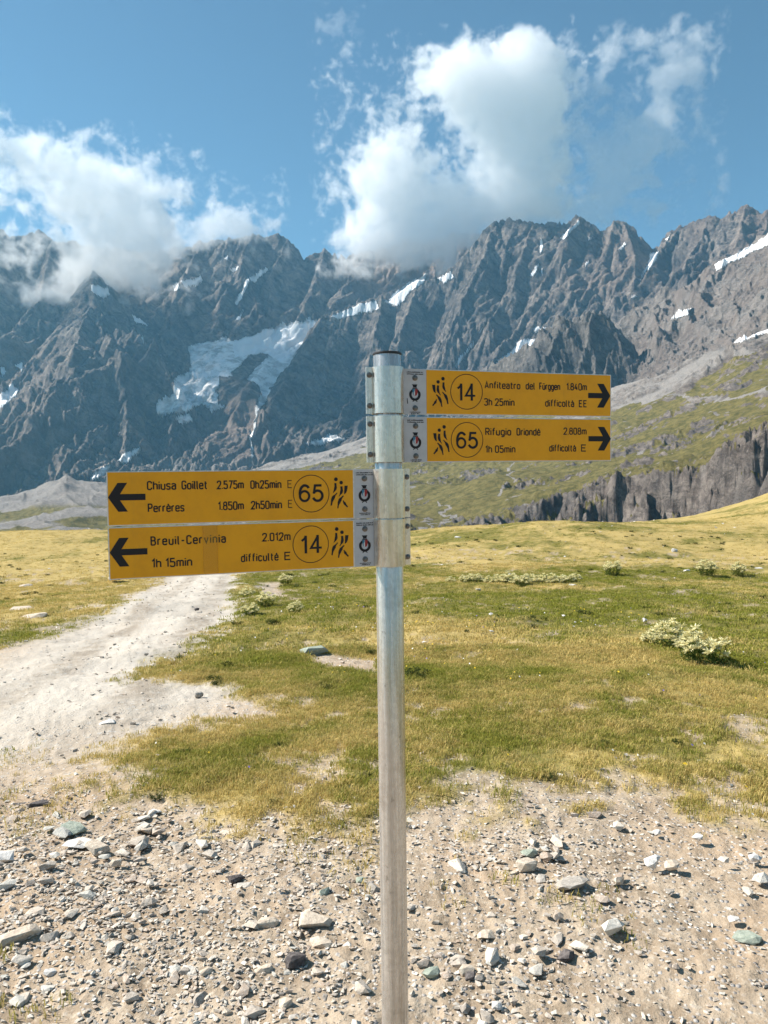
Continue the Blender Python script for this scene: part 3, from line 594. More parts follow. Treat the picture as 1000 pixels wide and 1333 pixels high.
_a = [(0, [(.02, .58), (.02, .7), (b_, .7), (b_, 0)]), (0, [(b_, .42), (0, .42), (0, 0), (b_, 0)])]
_u = [(0, [(0, .7), (0, 0), (b_, 0)]), (0, [(b_, .7), (b_, 0)])]
GL = {
 'C': (a_, [(0, [(a_, .76), (a_, 1), (0, 1), (0, 0), (a_, 0), (a_, .24)])]), 'G': (a_, [(0, [(a_, .78), (a_, 1), (0, 1), (0, 0), (a_, 0), (a_, .48, 0), (.26, .48)])]),
 'O': (a_, [O_(a_, 0, 1)]), 'P': (a_, [(0, [(0, 0), (0, 1, 0), (a_, 1), (a_, .47), (0, .47)])]), 'R': (a_, [(0, [(0, 0), (0, 1, 0), (a_, 1), (a_, .47), (0, .47)]), (0, [(.22, .47), (a_, 0)])]),
 'B': (a_, [(0, [(0, 0, 0), (0, 1, 0), (a_ * .94, 1), (a_ * .94, .53), (0, .53)]), (0, [(0, .53), (a_, .53), (a_, 0), (0, 0)])]),
 'E': (.40, [(0, [(.40, 1), (0, 1, 0), (0, 0, 0), (.40, 0)]), (0, [(0, .52), (.34, .52)])]), 'F': (.38, [(0, [(.38, 1), (0, 1, 0), (0, 0)]), (0, [(0, .5), (.32, .5)])]),
 'A': (.5, [(0, [(0, 0), (.25, 1, 0), (.5, 0)]), (0, [(.09, .3), (.41, .3)])]),
 'h': (b_, [(0, [(0, 0), (0, 1)]), (0, [(0, .45), (0, .7), (b_, .7), (b_, 0)])]), 'i': (.0, [(0, [(0, 0), (0, .7)]), (0, [(0, .86), (0, .98)])]),
 'u': (b_, _u), 'ü': (b_, _u + [(0, [(.1, .84), (.1, .96)]), (0, [(.32, .84), (.32, .96)])]),
 's': (b_ * .9, [(0, [(b_ * .9, .58), (b_ * .9, .7), (0, .7), (0, .37), (b_ * .9, .33), (b_ * .9, 0), (0, 0), (0, .13)])]),
 'a': (b_, _a), 'à': (b_, _a + [acc(b_, 'g')]), 'o': (b_, [O_(b_, 0, .7)]), 'e': (b_, [_e]), 'é': (b_, [_e, acc(b_, 'a')]), 'è': (b_, [_e, acc(b_, 'g')]),
 'l': (.08, [(0, [(0, 1), (0, 0), (.12, 0)])]), 't': (.28, [(0, [(.09, .95), (.09, 0), (.28, 0)]), (0, [(-.02, .7), (.27, .7)])]),
 'r': (.26, [(0, [(0, 0), (0, .7)]), (0, [(0, .42), (0, .7), (.27, .7)])]), 'v': (.42, [(0, [(0, .7), (.21, 0, 0), (.42, .7)])]), 'n': (b_, [(0, [(0, 0), (0, .7)]), (0, [(0, .42), (0, .7), (b_, .7), (b_, 0)])]),
 'd': (b_, [(0, [(b_, 0), (b_, 1)]), O_(b_, 0, .7)]), 'f': (.28, [(0, [(.09, 0), (.09, 1), (.30, 1)]), (0, [(-.02, .7), (.27, .7)])]),
 'c': (b_ * .9, [(0, [(b_ * .9, .54), (b_ * .9, .7), (0, .7), (0, 0), (b_ * .9, 0), (b_ * .9, .16)])]),
 'm': (.66, [(0, [(0, 0), (0, .7)]), (0, [(0, .45), (0, .7), (.33, .7), (.33, 0)]), (0, [(.33, .45), (.33, .7), (.66, .7), (.66, 0)])]),
 'g': (b_, [O_(b_, 0, .7), (0, [(b_, .7), (b_, -.24), (.03, -.24)])]), '-': (.34, [(0, [(.02, .42), (.32, .42)])]), '.': (.0, [(0, [(0, -.04), (0, .08)])]), ' ': (.22, []),
 '0': (a_, [O_(a_, 0, 1)]), '1': (.22, [(0, [(0, .76), (.2, 1, 0), (.2, 0)])]), '2': (a_, [(0, [(0, .74), (0, 1), (a_, 1), (a_, .62), (.0, 0, 0), (a_ + .02, 0)])]),
 '3': (a_, [(0, [(0, .84), (0, 1), (a_, 1), (a_, .53), (.14, .53)]), (0, [(.14, .53), (a_, .53), (a_, 0), (0, 0), (0, .17)])]), '4': (a_, [(0, [(.26, 1), (0, .28, 0), (a_, .28)]), (0, [(.33, .55), (.33, 0)])]),
 '5': (a_, [(0, [(a_, 1), (.03, 1, 0), (.02, .60, 0), (a_, .60), (a_, 0), (0, 0), (0, .17)])]), '6': (a_, [(0, [(a_, .84), (a_, 1), (0, 1), (0, 0), (a_, 0), (a_, .57), (.0, .57)])]),
 '7': (a_, [(0, [(0, 1), (a_, 1, 0), (.14, 0)])]), '8': (a_, [O_(a_, 0, .54), (1, [(.03, .54), (a_ - .03, .54), (a_ - .03, 1), (.03, 1)])]),
}
def write(parent, y, mat, text, u0, u1, z, H, wt=.15, gap=.24):
    F_ = Flat(y); adv = []; x = 0
    for ch in text:
        adv.append(x); x += GL[ch][0] + (gap if ch != ' ' else .12)
    sx = (u1 - u0) / (x - gap); th = wt * H
    for ch, x0 in zip(text, adv):
        for closed, pts in GL[ch][1]:
            R_ = rounded([(p[0], p[1]) + ((p[2],) if len(p) > 2 else ()) for p in pts], .21, closed)
            F_.stroke([(u0 + (x0 + p[0]) * sx, z + p[1] * (H - th) + th / 2) for p in R_], th, bool(closed))
    F_.build('lettering', mat, parent)

m = M('sign_orange'); oc = m.objco()
c = m.mix(m.ramp(m.noise(14, 6, .7, oc), .35, .75), (.78, .345, .003), (.68, .295, .004)); c = m.mix(m.ramp(m.noise(7, 8, .75, m.mapv(oc, (6, 1, 1.2))), .56, .72, 0, .35), c, (.50, .25, .03)); m.out(m.mix(m.ramp(m.noise(160, 3, .5, oc), .70, .78, 0, .5), c, (.35, .18, .02)), m.ramp(m.noise(30, 5, .6, oc), .2, .8, .36, .5), spec=.35); ORANGE = m.m
m = M('sign_white'); oc = m.objco(); m.out(m.mix(m.ramp(m.noise(25, 6, .7, oc), .35, .75), (.50, .50, .52), (.42, .42, .44)), .45); WHITE = m.m
BLACK = flat('print_black', (.010, .009, .012), .45); RED = flat('crest_red', (.30, .03, .03), .5); BLUE = flat('crest_blue', (.05, .19, .30), .5); PALE = flat('crest_white', (.6, .6, .6), .5)
def metal(name, a, b, rough, streak=(60, 60, 3), stain=.3, met=.7):
    m = M(name); oc = m.objco(); s1 = m.noise(1.0, 6, .7, m.mapv(oc, streak)); s2 = m.noise(9, 7, .7, oc); s3 = m.noise(55, 4, .7, oc)
    c = m.mix(m.ramp(s1, .35, .7), a, b); c = m.mix(m.ramp(s2, .5, .68, 0, stain), c, (.30, .265, .22)); c = m.mix(m.ramp(s3, .62, .70, 0, stain), c, (.12, .10, .08))
    sp = m.vor(150, oc, 'F1', 'Color'); sp2 = m('SeparateColor'); m.L(sp, sp2.inputs[0]); c = m.mix(m.ramp(sp2.outputs[0], 0, 1, .0, .22), c, (.30, .29, .27)); dk = m.noise(1.0, 5, .6, m.mapv(oc, (26, 26, 1.1))); c = m.mix(m.ramp(dk, .52, .68, 0, .6 if stain > .4 else .25), c, (.20, .175, .145))
    m.out(c, m.ramp(s1, .3, .7, rough - .07, rough + .1), m.bump(s1, .0006, .5), metal=met); return m.m
POLE = metal('pole_steel', (.52, .49, .46), (.76, .72, .67), .24, (90, 90, 2.5), .5)
CLAMP = metal('clamp_aluminium', (.66, .61, .54), (.84, .78, .69), .25, (70, 70, 4), .35)
PLATE = metal('board_aluminium', (.62, .61, .60), (.72, .71, .69), .4, (4, 40, 40), .2)
BOLT = metal('bolt_steel', (.10, .09, .085), (.24, .22, .20), .35, (200, 200, 200), .5); DARK = flat('cap_plastic', (.02, .02, .022), .5)

PX0, PY0 = .011, 1.70
PZ0 = float(gz(PX0, PY0))
post = empty('signpost', (PX0, PY0, PZ0)); tag(post, 'round metal signpost carrying four orange hiking direction boards', 'signpost')
def lathe(name, prof, mat, parent, loc=(0, 0, 0), n=64, rot=None, smooth=True):
    V = []; F = []
    for r, z in prof: V += [(r * math.cos(2 * math.pi * i / n), r * math.sin(2 * math.pi * i / n), z) for i in range(n)]
    for k in range(len(prof) - 1): F += [(k * n + i, k * n + (i + 1) % n, (k + 1) * n + (i + 1) % n, (k + 1) * n + i) for i in range(n)]
    me = bpy.data.meshes.new(name); F += [tuple(range(n - 1, -1, -1)), tuple(range((len(prof) - 1) * n, len(prof) * n))]; me.from_pydata(V, [], F)
    me.polygons.foreach_set('use_smooth', [smooth and len(f) == 4 for f in F]); me.set_sharp_from_angle(angle=math.radians(40))
    o = link(name, me, mat, parent, loc)
    if rot: o.rotation_euler = rot
    return o
TOPZ = 1.866 - PZ0
pole = lathe('pole', [(.0303, -.3), (.0303, TOPZ - .002), (.0296, TOPZ)], POLE, post)
lathe('pole_cap', [(.0296, TOPZ - .001), (.0318, TOPZ), (.0318, TOPZ + .0028), (.030, TOPZ + .0045), (.012, TOPZ + .0052)], DARK, pole)
def box(name, x0, x1, y0, y1, z0, z1, mat, parent, bev=.0006):
    bm = bmesh.new(); bmesh.ops.create_cube(bm, size=1)
    for v in bm.verts: v.co = Vector(((x0 + x1) / 2 + v.co.x * (x1 - x0), (y0 + y1) / 2 + v.co.y * (y1 - y0), (z0 + z1) / 2 + v.co.z * (z1 - z0)))
    if bev: bmesh.ops.bevel(bm, geom=bm.edges[:], offset=bev, segments=2, affect='EDGES')
    me = bpy.data.meshes.new(name); bm.to_mesh(me); bm.free(); return link(name, me, mat, parent)
def hexbolt(parent, x, z, y=0.0, r=.0036):
    o = lathe('bolt', [(r * 1.45, 0), (r * 1.45, .0008), (r * 1.38, .001), (r, .001), (r, .0032), (r * .8, .004), (r * .3, .0044)], BOLT, parent, (x, y, z), 18, (math.pi / 2, 0, 0)); return o
def curved_sheet(name, side, z0, z1, r, front, mat, parent, fl0, fl1):
    """half sleeve round the pole with a flat flange on the side away from the board"""
    pts = []; sg = -1 if front else 1; th = .0022
    A = np.linspace(0, math.pi, 25)
    outer = [(fl1, sg * .0008), (side * r * 1.06, sg * .0008)] + [(side * r * math.cos(a), sg * (r * math.sin(a) + .0008)) for a in A] 
    n = len(outer); V = []; F = []
    P = [Vector(p) for p in outer]; off = []
    for i in range(n):
        d = (P[min(i + 1, n - 1)] - P[max(i - 1, 0)]).normalized(); nn = Vector((-d.y, d.x))
        if nn.dot(Vector((0, sg))) < 0 and abs(nn.y) > .3: nn = -nn
        elif abs(nn.y) <= .3 and nn.dot(P[i]) < 0: nn = -nn
        off.append(P[i] + nn * th)
    for z in (z0, z1):
        V += [(p.x, p.y, z) for p in P] + [(p.x, p.y, z) for p in off]
    m2 = 2 * n
    for i in range(n - 1):
        F += [(i, i + 1, m2 + i + 1, m2 + i), (n + i + 1, n + i, m2 + n + i, m2 + n + i + 1), (i + 1, i, n + i, n + i + 1), (m2 + i, m2 + i + 1, m2 + n + i + 1, m2 + n + i)]
    F += [(0, m2, m2 + n, n), (n - 1, 2 * n - 1, m2 + 2 * n - 1, m2 + n - 1)]
    me = bpy.data.meshes.new(name); me.from_pydata(V, [], F); me.validate()
    bm = bmesh.new(); bm.from_mesh(me); bmesh.ops.recalc_face_normals(bm, faces=bm.faces[:]); bm.to_mesh(me); bm.free()
    me.polygons.foreach_set('use_smooth', [True] * len(me.polygons)); me.set_sharp_from_angle(angle=math.radians(35))
    return link(name, me, mat, parent)
def board(side, psi, z0, z1, umin, umax, wsplit, label, texts, arrow_z, arr, circ, num, icon_u, icon_z, tick=False, tape=None):
    zc = PZ0
    h = z1 - z0
    brd = box('sign_board', min(umin, umax), max(umin, umax), .0016, .0046, 0, h, PLATE, post); brd.location = (0, 0, z0 - zc); brd.rotation_euler = (0, 0, math.radians(psi))
    tag(brd, label)
    e = .0022
    a, b = sorted((wsplit, umax)); a2 = a + (e if side < 0 else 0); b2 = b - (e if side > 0 else 0)
    box('orange_face', a2, b2, .0010, .0017, .0018, h - .0018, ORANGE, brd, .0002)
    a, b = sorted((umin, wsplit)); gapw = .0028 if side < 0 else .0003
    a3, b3 = (a + gapw, b) if side < 0 else (a, b - gapw)
    wp = box('end_panel', a3, b3, .0010, .0017, .0005, h - .0005, WHITE, brd, .0002)
    y = .0006
    for t in texts: write(brd, y, BLACK, t[0], t[1], t[2], t[3] - z0, t[4], *(t[5:]))
    F_ = Flat(y); tip, tail = arr; d = 1 if tip > tail else -1; az_ = arrow_z - z0; L = abs(tip - tail); hh = .0285; tk = .0125; bk = tip - d * .0365
    F_.poly([(tail, az_ - tk / 2), (tail, az_ + tk / 2), (tip - d * .016, az_ + tk / 2), (tip - d * .009, az_), (tip - d * .016, az_ - tk / 2)][::1])
    for s in (1, -1): F_.poly([(tip, az_), (bk + d * .018, az_ + s * hh), (bk, az_ + s * hh), (tip - d * .0185, az_)])
    F_.build('arrow', BLACK, brd)
    F_ = Flat(y); F_.ring(circ[0], circ[1] - z0, .0390, .0395, .0015); F_.build('number_ring', BLACK, brd)
    u0, u1, zb, H, txt = num; F_ = Flat(y - .00002); zb -= z0; W = (u1 - u0); th = .0056
    def big(ch, x0, wd):
        S = lambda pts: [(x0 + th / 2 + p[0] * (wd - th), zb + th / 2 + p[1] * (H - th)) for p in pts]
        el = lambda cx, cz, rx, rz, a0, a1: [(cx + rx * math.cos(math.radians(a0 + (a1 - a0) * i / 22)), cz + rz * math.sin(math.radians(a0 + (a1 - a0) * i / 22))) for i in range(23)]
        if ch == '6':
            F_.stroke(S(el(.5, .32, .5, .32, 0, 345)), th * .9, True)
            F_.stroke(S(el(.52, .74, .46, .27, 20, 100) + el(.55, .5, .55, .51, 105, 190)), th)
        if ch == '5':
            F_.stroke(S([(.92, 1), (.20, 1), (.08, .46)]), th * .92); F_.stroke(S([(.06, .50)] + el(.48, .33, .52, .33, 140, -145) + [(-.02, .2)]), th)
        if ch == '1': F_.stroke(S([(1, 1.06), (1, -.1)]), th); F_.stroke(S([(1, .97), (.55, .83), (-.02, .72)]), th * .85)
        if ch == '4': F_.stroke(S([(.70, -.1), (.70, 1.08)]), th); F_.stroke(S([(.70, .98), (.0, .24), (1.12, .24)]), th * .8)
    if txt == '65': big('6', u0, W * .47); big('5', u0 + W * .53, W * .47)
    else: big('1', u0 - W * .0, W * .30); big('4', u0 + W * .42, W * .56)
    F_.build('route_number', BLACK, brd)
    # two walking figures, the rear one with a rucksack
    F_ = Flat(y); sc = .000210; fx = side
    q = lambda x, yy: (icon_u + fx * (x - 350) * sc, icon_z - z0 + (495 - yy) * sc)
    for cx, cy, r in ((478, 195, 18), (422, 230, 17)): F_.disc(*q(cx, cy), r * sc * 1.1)
    F_.poly([q(352, 262), q(388, 262), q(391, 320), q(394, 352), q(372, 338), q(360, 312)])
    for pts, wd in (([(421, 268), (417, 312), (426, 340), (448, 372)], [20, 26, 22, 6]), ([(400, 366), (432, 398), (452, 440), (463, 494)], [10, 28, 24, 10]), ([(404, 415), (390, 446), (357, 484)], [8, 24, 12]),
                    ([(484, 234), (482, 280), (492, 308), (511, 333)], [18, 24, 20, 6]), ([(468, 336), (503, 372), (522, 410), (532, 464)], [8, 28, 24, 12])):
        pp = rounded([(*q(*p_),) for p_ in pts], .004, False); F_.stroke(pp, [v * sc * 1.18 for v in wd])
    F_.build('hiker_symbol', BLACK, brd)
    cx = (umin + wsplit) / 2 + side * .001
    cr_ = Flat(y); S = .000204; Q = lambda x, yy: (cx + (x - 170) * S, h * .94 + (88 - yy) * S)
    cr_.poly([Q(135, 228), Q(200, 228), Q(190, 250), Q(194, 264), Q(146, 264), Q(150, 250)])
    cr_.ring(*Q(170, 338), 50 * S, 54 * S, 25 * S, 112, 428); cr_.ring(*Q(170, 338), 64 * S, 66 * S, 5 * S, 150, 390)
    for s in (-1, 1): cr_.stroke([Q(170 - s * 12, 385), Q(170 + s * 14, 402), Q(170 + s * 26, 418)], 9 * S)
    cr_.poly([Q(140, 268), Q(200, 268), Q(200, 276), Q(140, 276)])
    crest = cr_.build('crest', BLACK, brd)
    for yt in (101, 122):
        tl = Flat(y)
        x = 76 + (yt > 110) * 2
        while x < 262:
            wl = random.uniform(7, 13); wl = min(wl, 266 - x); z_ = random.uniform(8, 13)
            tl.poly([Q(x, yt), Q(x, yt - z_), Q(x + wl, yt - z_), Q(x + wl, yt)]); x += wl + random.choice((2, 2, 2, 7))
        tl.build('small_print', BLACK, brd)
    for yt, xa, xb in ((534, 110, 234), (551, 124, 222)):
        tl = Flat(y); x = xa
        while x < xb:
            wl = min(random.uniform(6, 12), xb - x + 2); z_ = random.uniform(7, 12); tl.poly([Q(x, yt), Q(x, yt - z_), Q(x + wl, yt - z_), Q(x + wl, yt)]); x += wl + random.choice((2, 2, 6))
        tl.build('small_print', BLACK, brd)
    for nm, mt, pts in (('shield_half', BLUE, [(143, 276), (168, 276), (168, 352), (150, 342), (143, 318)]), ('shield_half', RED, [(172, 276), (200, 276), (200, 318), (192, 345), (172, 354)]), ('shield_band', PALE, [(156, 318), (169, 292), (169, 350), (158, 346)])):
        fl = Flat(y - (.00018 if nm == 'shield_band' else .00010)); fl.poly([Q(*p_) for p_ in pts]); fl.build(nm, mt, brd)
    for yy in (158, 486): hexbolt(brd, Q(172, yy)[0], Q(172, yy)[1], .0010, .0044)
    if tick: tl = Flat(y); tl.poly([Q(76, 380), Q(84, 380), Q(90, 438), Q(80, 438)]); tl.build('dark_tie', BLACK, brd)  # flat black bar drawn for the dark tie on this panel
    if tape:
        tm = bpy.data.materials.get('clear_tape')
        if not tm:
            t_ = M('clear_tape'); t_.out((.72, .40, .05), .22, spec=.6); t_.b.inputs['Alpha'].default_value = .16; tm = t_.m
        tp = box('tape_strip', tape[0], tape[1], .00035, .00050, .003, h - .003, tm, brd, 0)
        for u in tape:
            e2 = box('tape_edge', u - .0004, u + .0004, .00025, .00033, .003, h - .003, ORANGE, brd, 0)
    cl = curved_sheet('clamp', -side, 0.0, h, .0332, True, CLAMP, post, 0, -side * .0490); cl.location = brd.location; cl.rotation_euler = brd.rotation_euler
    cb = curved_sheet('clamp', -side, 0.0, h, .0332, False, CLAMP, post, 0, -side * .0490); cb.location = (0, 0, z0 - zc); cb.rotation_euler = brd.rotation_euler
    for zz in (h * .17, h * .83): hexbolt(cl, -side * .0420, zz, -.003, .0042)
    for zz in (h * .17, h * .83): box('bolt_reflection', -side * .0335 - .0022, -side * .0335 + .0022, -.0115, -.0098, zz - .0045, zz + .0045, BOLT, cl, .0003)  # dark blocks added as the bolts' reflections in the sleeve
b1 = board(1, 17, 1.7369, 1.8379, .0345, .5668, .0917, 'topmost board, pointing right, route 14, Anfiteatro del Fürggen',
      [('Anfiteatro', .2347, .3225, 1.7975, .0172), ('del', .3385, .3600, 1.7975, .0172), ('Fürggen', .3740, .4266, 1.7975, .0172), ('1.840m', .4456, .4985, 1.7980, .0175), ('3h 25min', .2330, .3073, 1.7585, .0175), ('difficoltà', .3891, .4640, 1.7585, .0172), ('EE', .4790, .4985, 1.7585, .0172)],
      1.7870, (.5640, .5030), (.1887, 1.7894), (.1640, .2112, 1.7700, .0385, '14'), .1045, 1.7545, tick=True)
b2 = board(1, 17, 1.6305, 1.7315, .0350, .5668, .0920, 'second board from the top, pointing right, route 65, Rifugio Oriondé',
      [('Rifugio', .2354, .2985, 1.6905, .0180), ('Oriondé', .3145, .3740, 1.6905, .0180), ('2.808m', .4376, .4974, 1.6930, .0172), ('1h 05min', .2352, .3090, 1.6505, .0175), ('difficoltà', .3995, .4690, 1.6530, .0172), ('E', .4850, .4966, 1.6530, .0172)],
      1.6838, (.5657, .5038), (.1890, 1.6804), (.1618, .2160, 1.6600, .0390, '65'), .1062, 1.6465)
b3 = board(-1, 19, 1.5085, 1.6162, -.0285, -.5872, -.0818, 'third board from the top, pointing left, route 65, Chiusa Goillet and Perrères',
      [('Chiusa', -.5100, -.4560, 1.5780, .0185), ('Goillet', -.4430, -.3940, 1.5780, .0185), ('2.575m', -.3726, -.3199, 1.5775, .0180), ('0h25min', -.3040, -.2409, 1.5770, .0180), ('E', -.2258, -.2175, 1.5775, .0170, .10),
       ('Perrères', -.5095, -.4408, 1.5335, .0180), ('1.850m', -.3713, -.3208, 1.5340, .0182), ('2h50min', -.3037, -.2405, 1.5340, .0182), ('E', -.2253, -.2173, 1.5355, .0170, .10)],
      1.5650, (-.5851, -.5145), (-.1753, 1.5649), (-.2030, -.1482, 1.5465, .0385, '65'), -.0935, 1.5318)
b4 = board(-1, 19, 1.4020, 1.5058, -.0285, -.5872, -.0830, 'lowest board, pointing left, route 14, Breuil-Cervinia, with a strip of clear tape across it',
      [('Breuil-Cervinia', -.5059, -.3592, 1.4665, .0190, .15, .30), ('1h 15min', -.5049, -.4282, 1.4215, .0190), ('2.012m', -.2814, -.2234, 1.4660, .0182), ('difficulté', -.3266, -.2500, 1.4245, .0180, .15, .28), ('E', -.2350, -.2236, 1.4245, .0180)],
      1.4560, (-.5850, -.5136), (-.1782, 1.4562), (-.2010, -.1530, 1.4375, .0385, '14'), -.0935, 1.4240, tape=(-.4050, -.3744))

# ------------------------------------------------------------------ stones
def hull_mesh(name, seed, flat_=.5, n=15, jag=.25):
    r = np.random.default_rng(seed); bm = bmesh.new()
    P = r.normal(size=(n, 3)); P /= np.linalg.norm(P, axis=1)[:, None]; P *= (1 - jag * r.random((n, 1)))
    P[:, 0] *= 1.0; P[:, 1] *= r.uniform(.55, .85); P[:, 2] = np.clip(P[:, 2], -.75, r.uniform(.45, .8)) * flat_
    for q in P: bm.verts.new(q * .5)
    bmesh.ops.convex_hull(bm, input=bm.verts[:]);
    for v in [v for v in bm.verts if not v.link_faces]: bm.verts.remove(v)
    me = bpy.data.meshes.new(name); bm.to_mesh(me); bm.free(); return me
m = M('stone'); p = m.pos(); oi = m.n.new('ShaderNodeObjectInfo'); tn = m.math('FRACT', m.math('ADD', m.attr('tone'), oi.outputs['Random']))
nf = m.noise(70, 7, .7, p); nl = m.noise(17, 5, .6, m.mapv(m.objco(), (1, 1, 3)))
ramp = m.n.new('ShaderNodeValToRGB'); m.L(tn, ramp.inputs[0]); cr = ramp.color_ramp; cr.interpolation = 'LINEAR'
for i, (q, c) in enumerate([(0, (.26, .225, .19)), (.2, (.48, .41, .33)), (.45, (.60, .53, .44)), (.62, (.40, .335, .27)), (.75, (.38, .29, .22)), (.88, (.46, .45, .40)), (1, (.68, .63, .55))]):
    e = cr.elements[i] if i < 2 else cr.elements.new(q); e.position = q; e.color = (*c, 1)
c = m.mix(m.ramp(nf, .4, .7, 0, .6), ramp.outputs[0], (.62, .57, .50)); c = m.mix(m.ramp(nl, .5, .7, 0, .45), c, (.20, .17, .14))
m.out(c, .88, m.bump(nf, .006, .8), spec=.2); STONE = m.m
def stone_mat(name, a, b):
    m = M(name); p = m.pos(); nf = m.noise(60, 7, .7, p); m.out(m.mix(m.ramp(nf, .35, .7), a, b), .85, m.bump(nf, .006, .8), spec=.25); return m.m
SM = {'green': stone_mat('serpentine_stone', (.25, .285, .23), (.40, .43, .35)), 'dark': stone_mat('dark_stone', (.06, .052, .05), (.16, .14, .13)), 'white': stone_mat('pale_stone', (.55, .52, .48), (.68, .66, .62)), 'tan': stone_mat('tan_stone', (.44, .36, .28), (.62, .54, .43)), 'grey': stone_mat('grey_stone', (.28, .255, .22), (.45, .41, .36))}
HM = {}
def stone_mesh(k, fl):
    key = (k, round(fl, 1))
    if key not in HM:
        HM[key] = hull_mesh('rock', 100 + k * 7 + int(fl * 10), fl, 22, .22)
    return HM[key]
GS = set()
def put_rock(px, py, wpx, hrat, mat, label, rz=0, k=0, z=0, group=None, name='rock', cat='rock'):
    x, y = gpt(px, py); R = math.hypot(x, y); s = wpx * R * 1.03 / 1000
    me = stone_mesh(k % 12, max(.3, hrat)).copy() if mat != 'mix' else stone_mesh(k % 12, max(.3, hrat))
    me.materials.clear(); me.materials.append(SM[mat])
    o = link(name, me, None, None, (x, y, float(zg(x, y)) + s * hrat * .15 + z)); o.scale = (s, s, s * (hrat / max(.3, hrat))); o.rotation_euler = (random.uniform(-.15, .15), random.uniform(-.15, .15), rz)
    tag(o, label, cat, group)
    GS.add((round(x, 2), round(y, 2))); return o
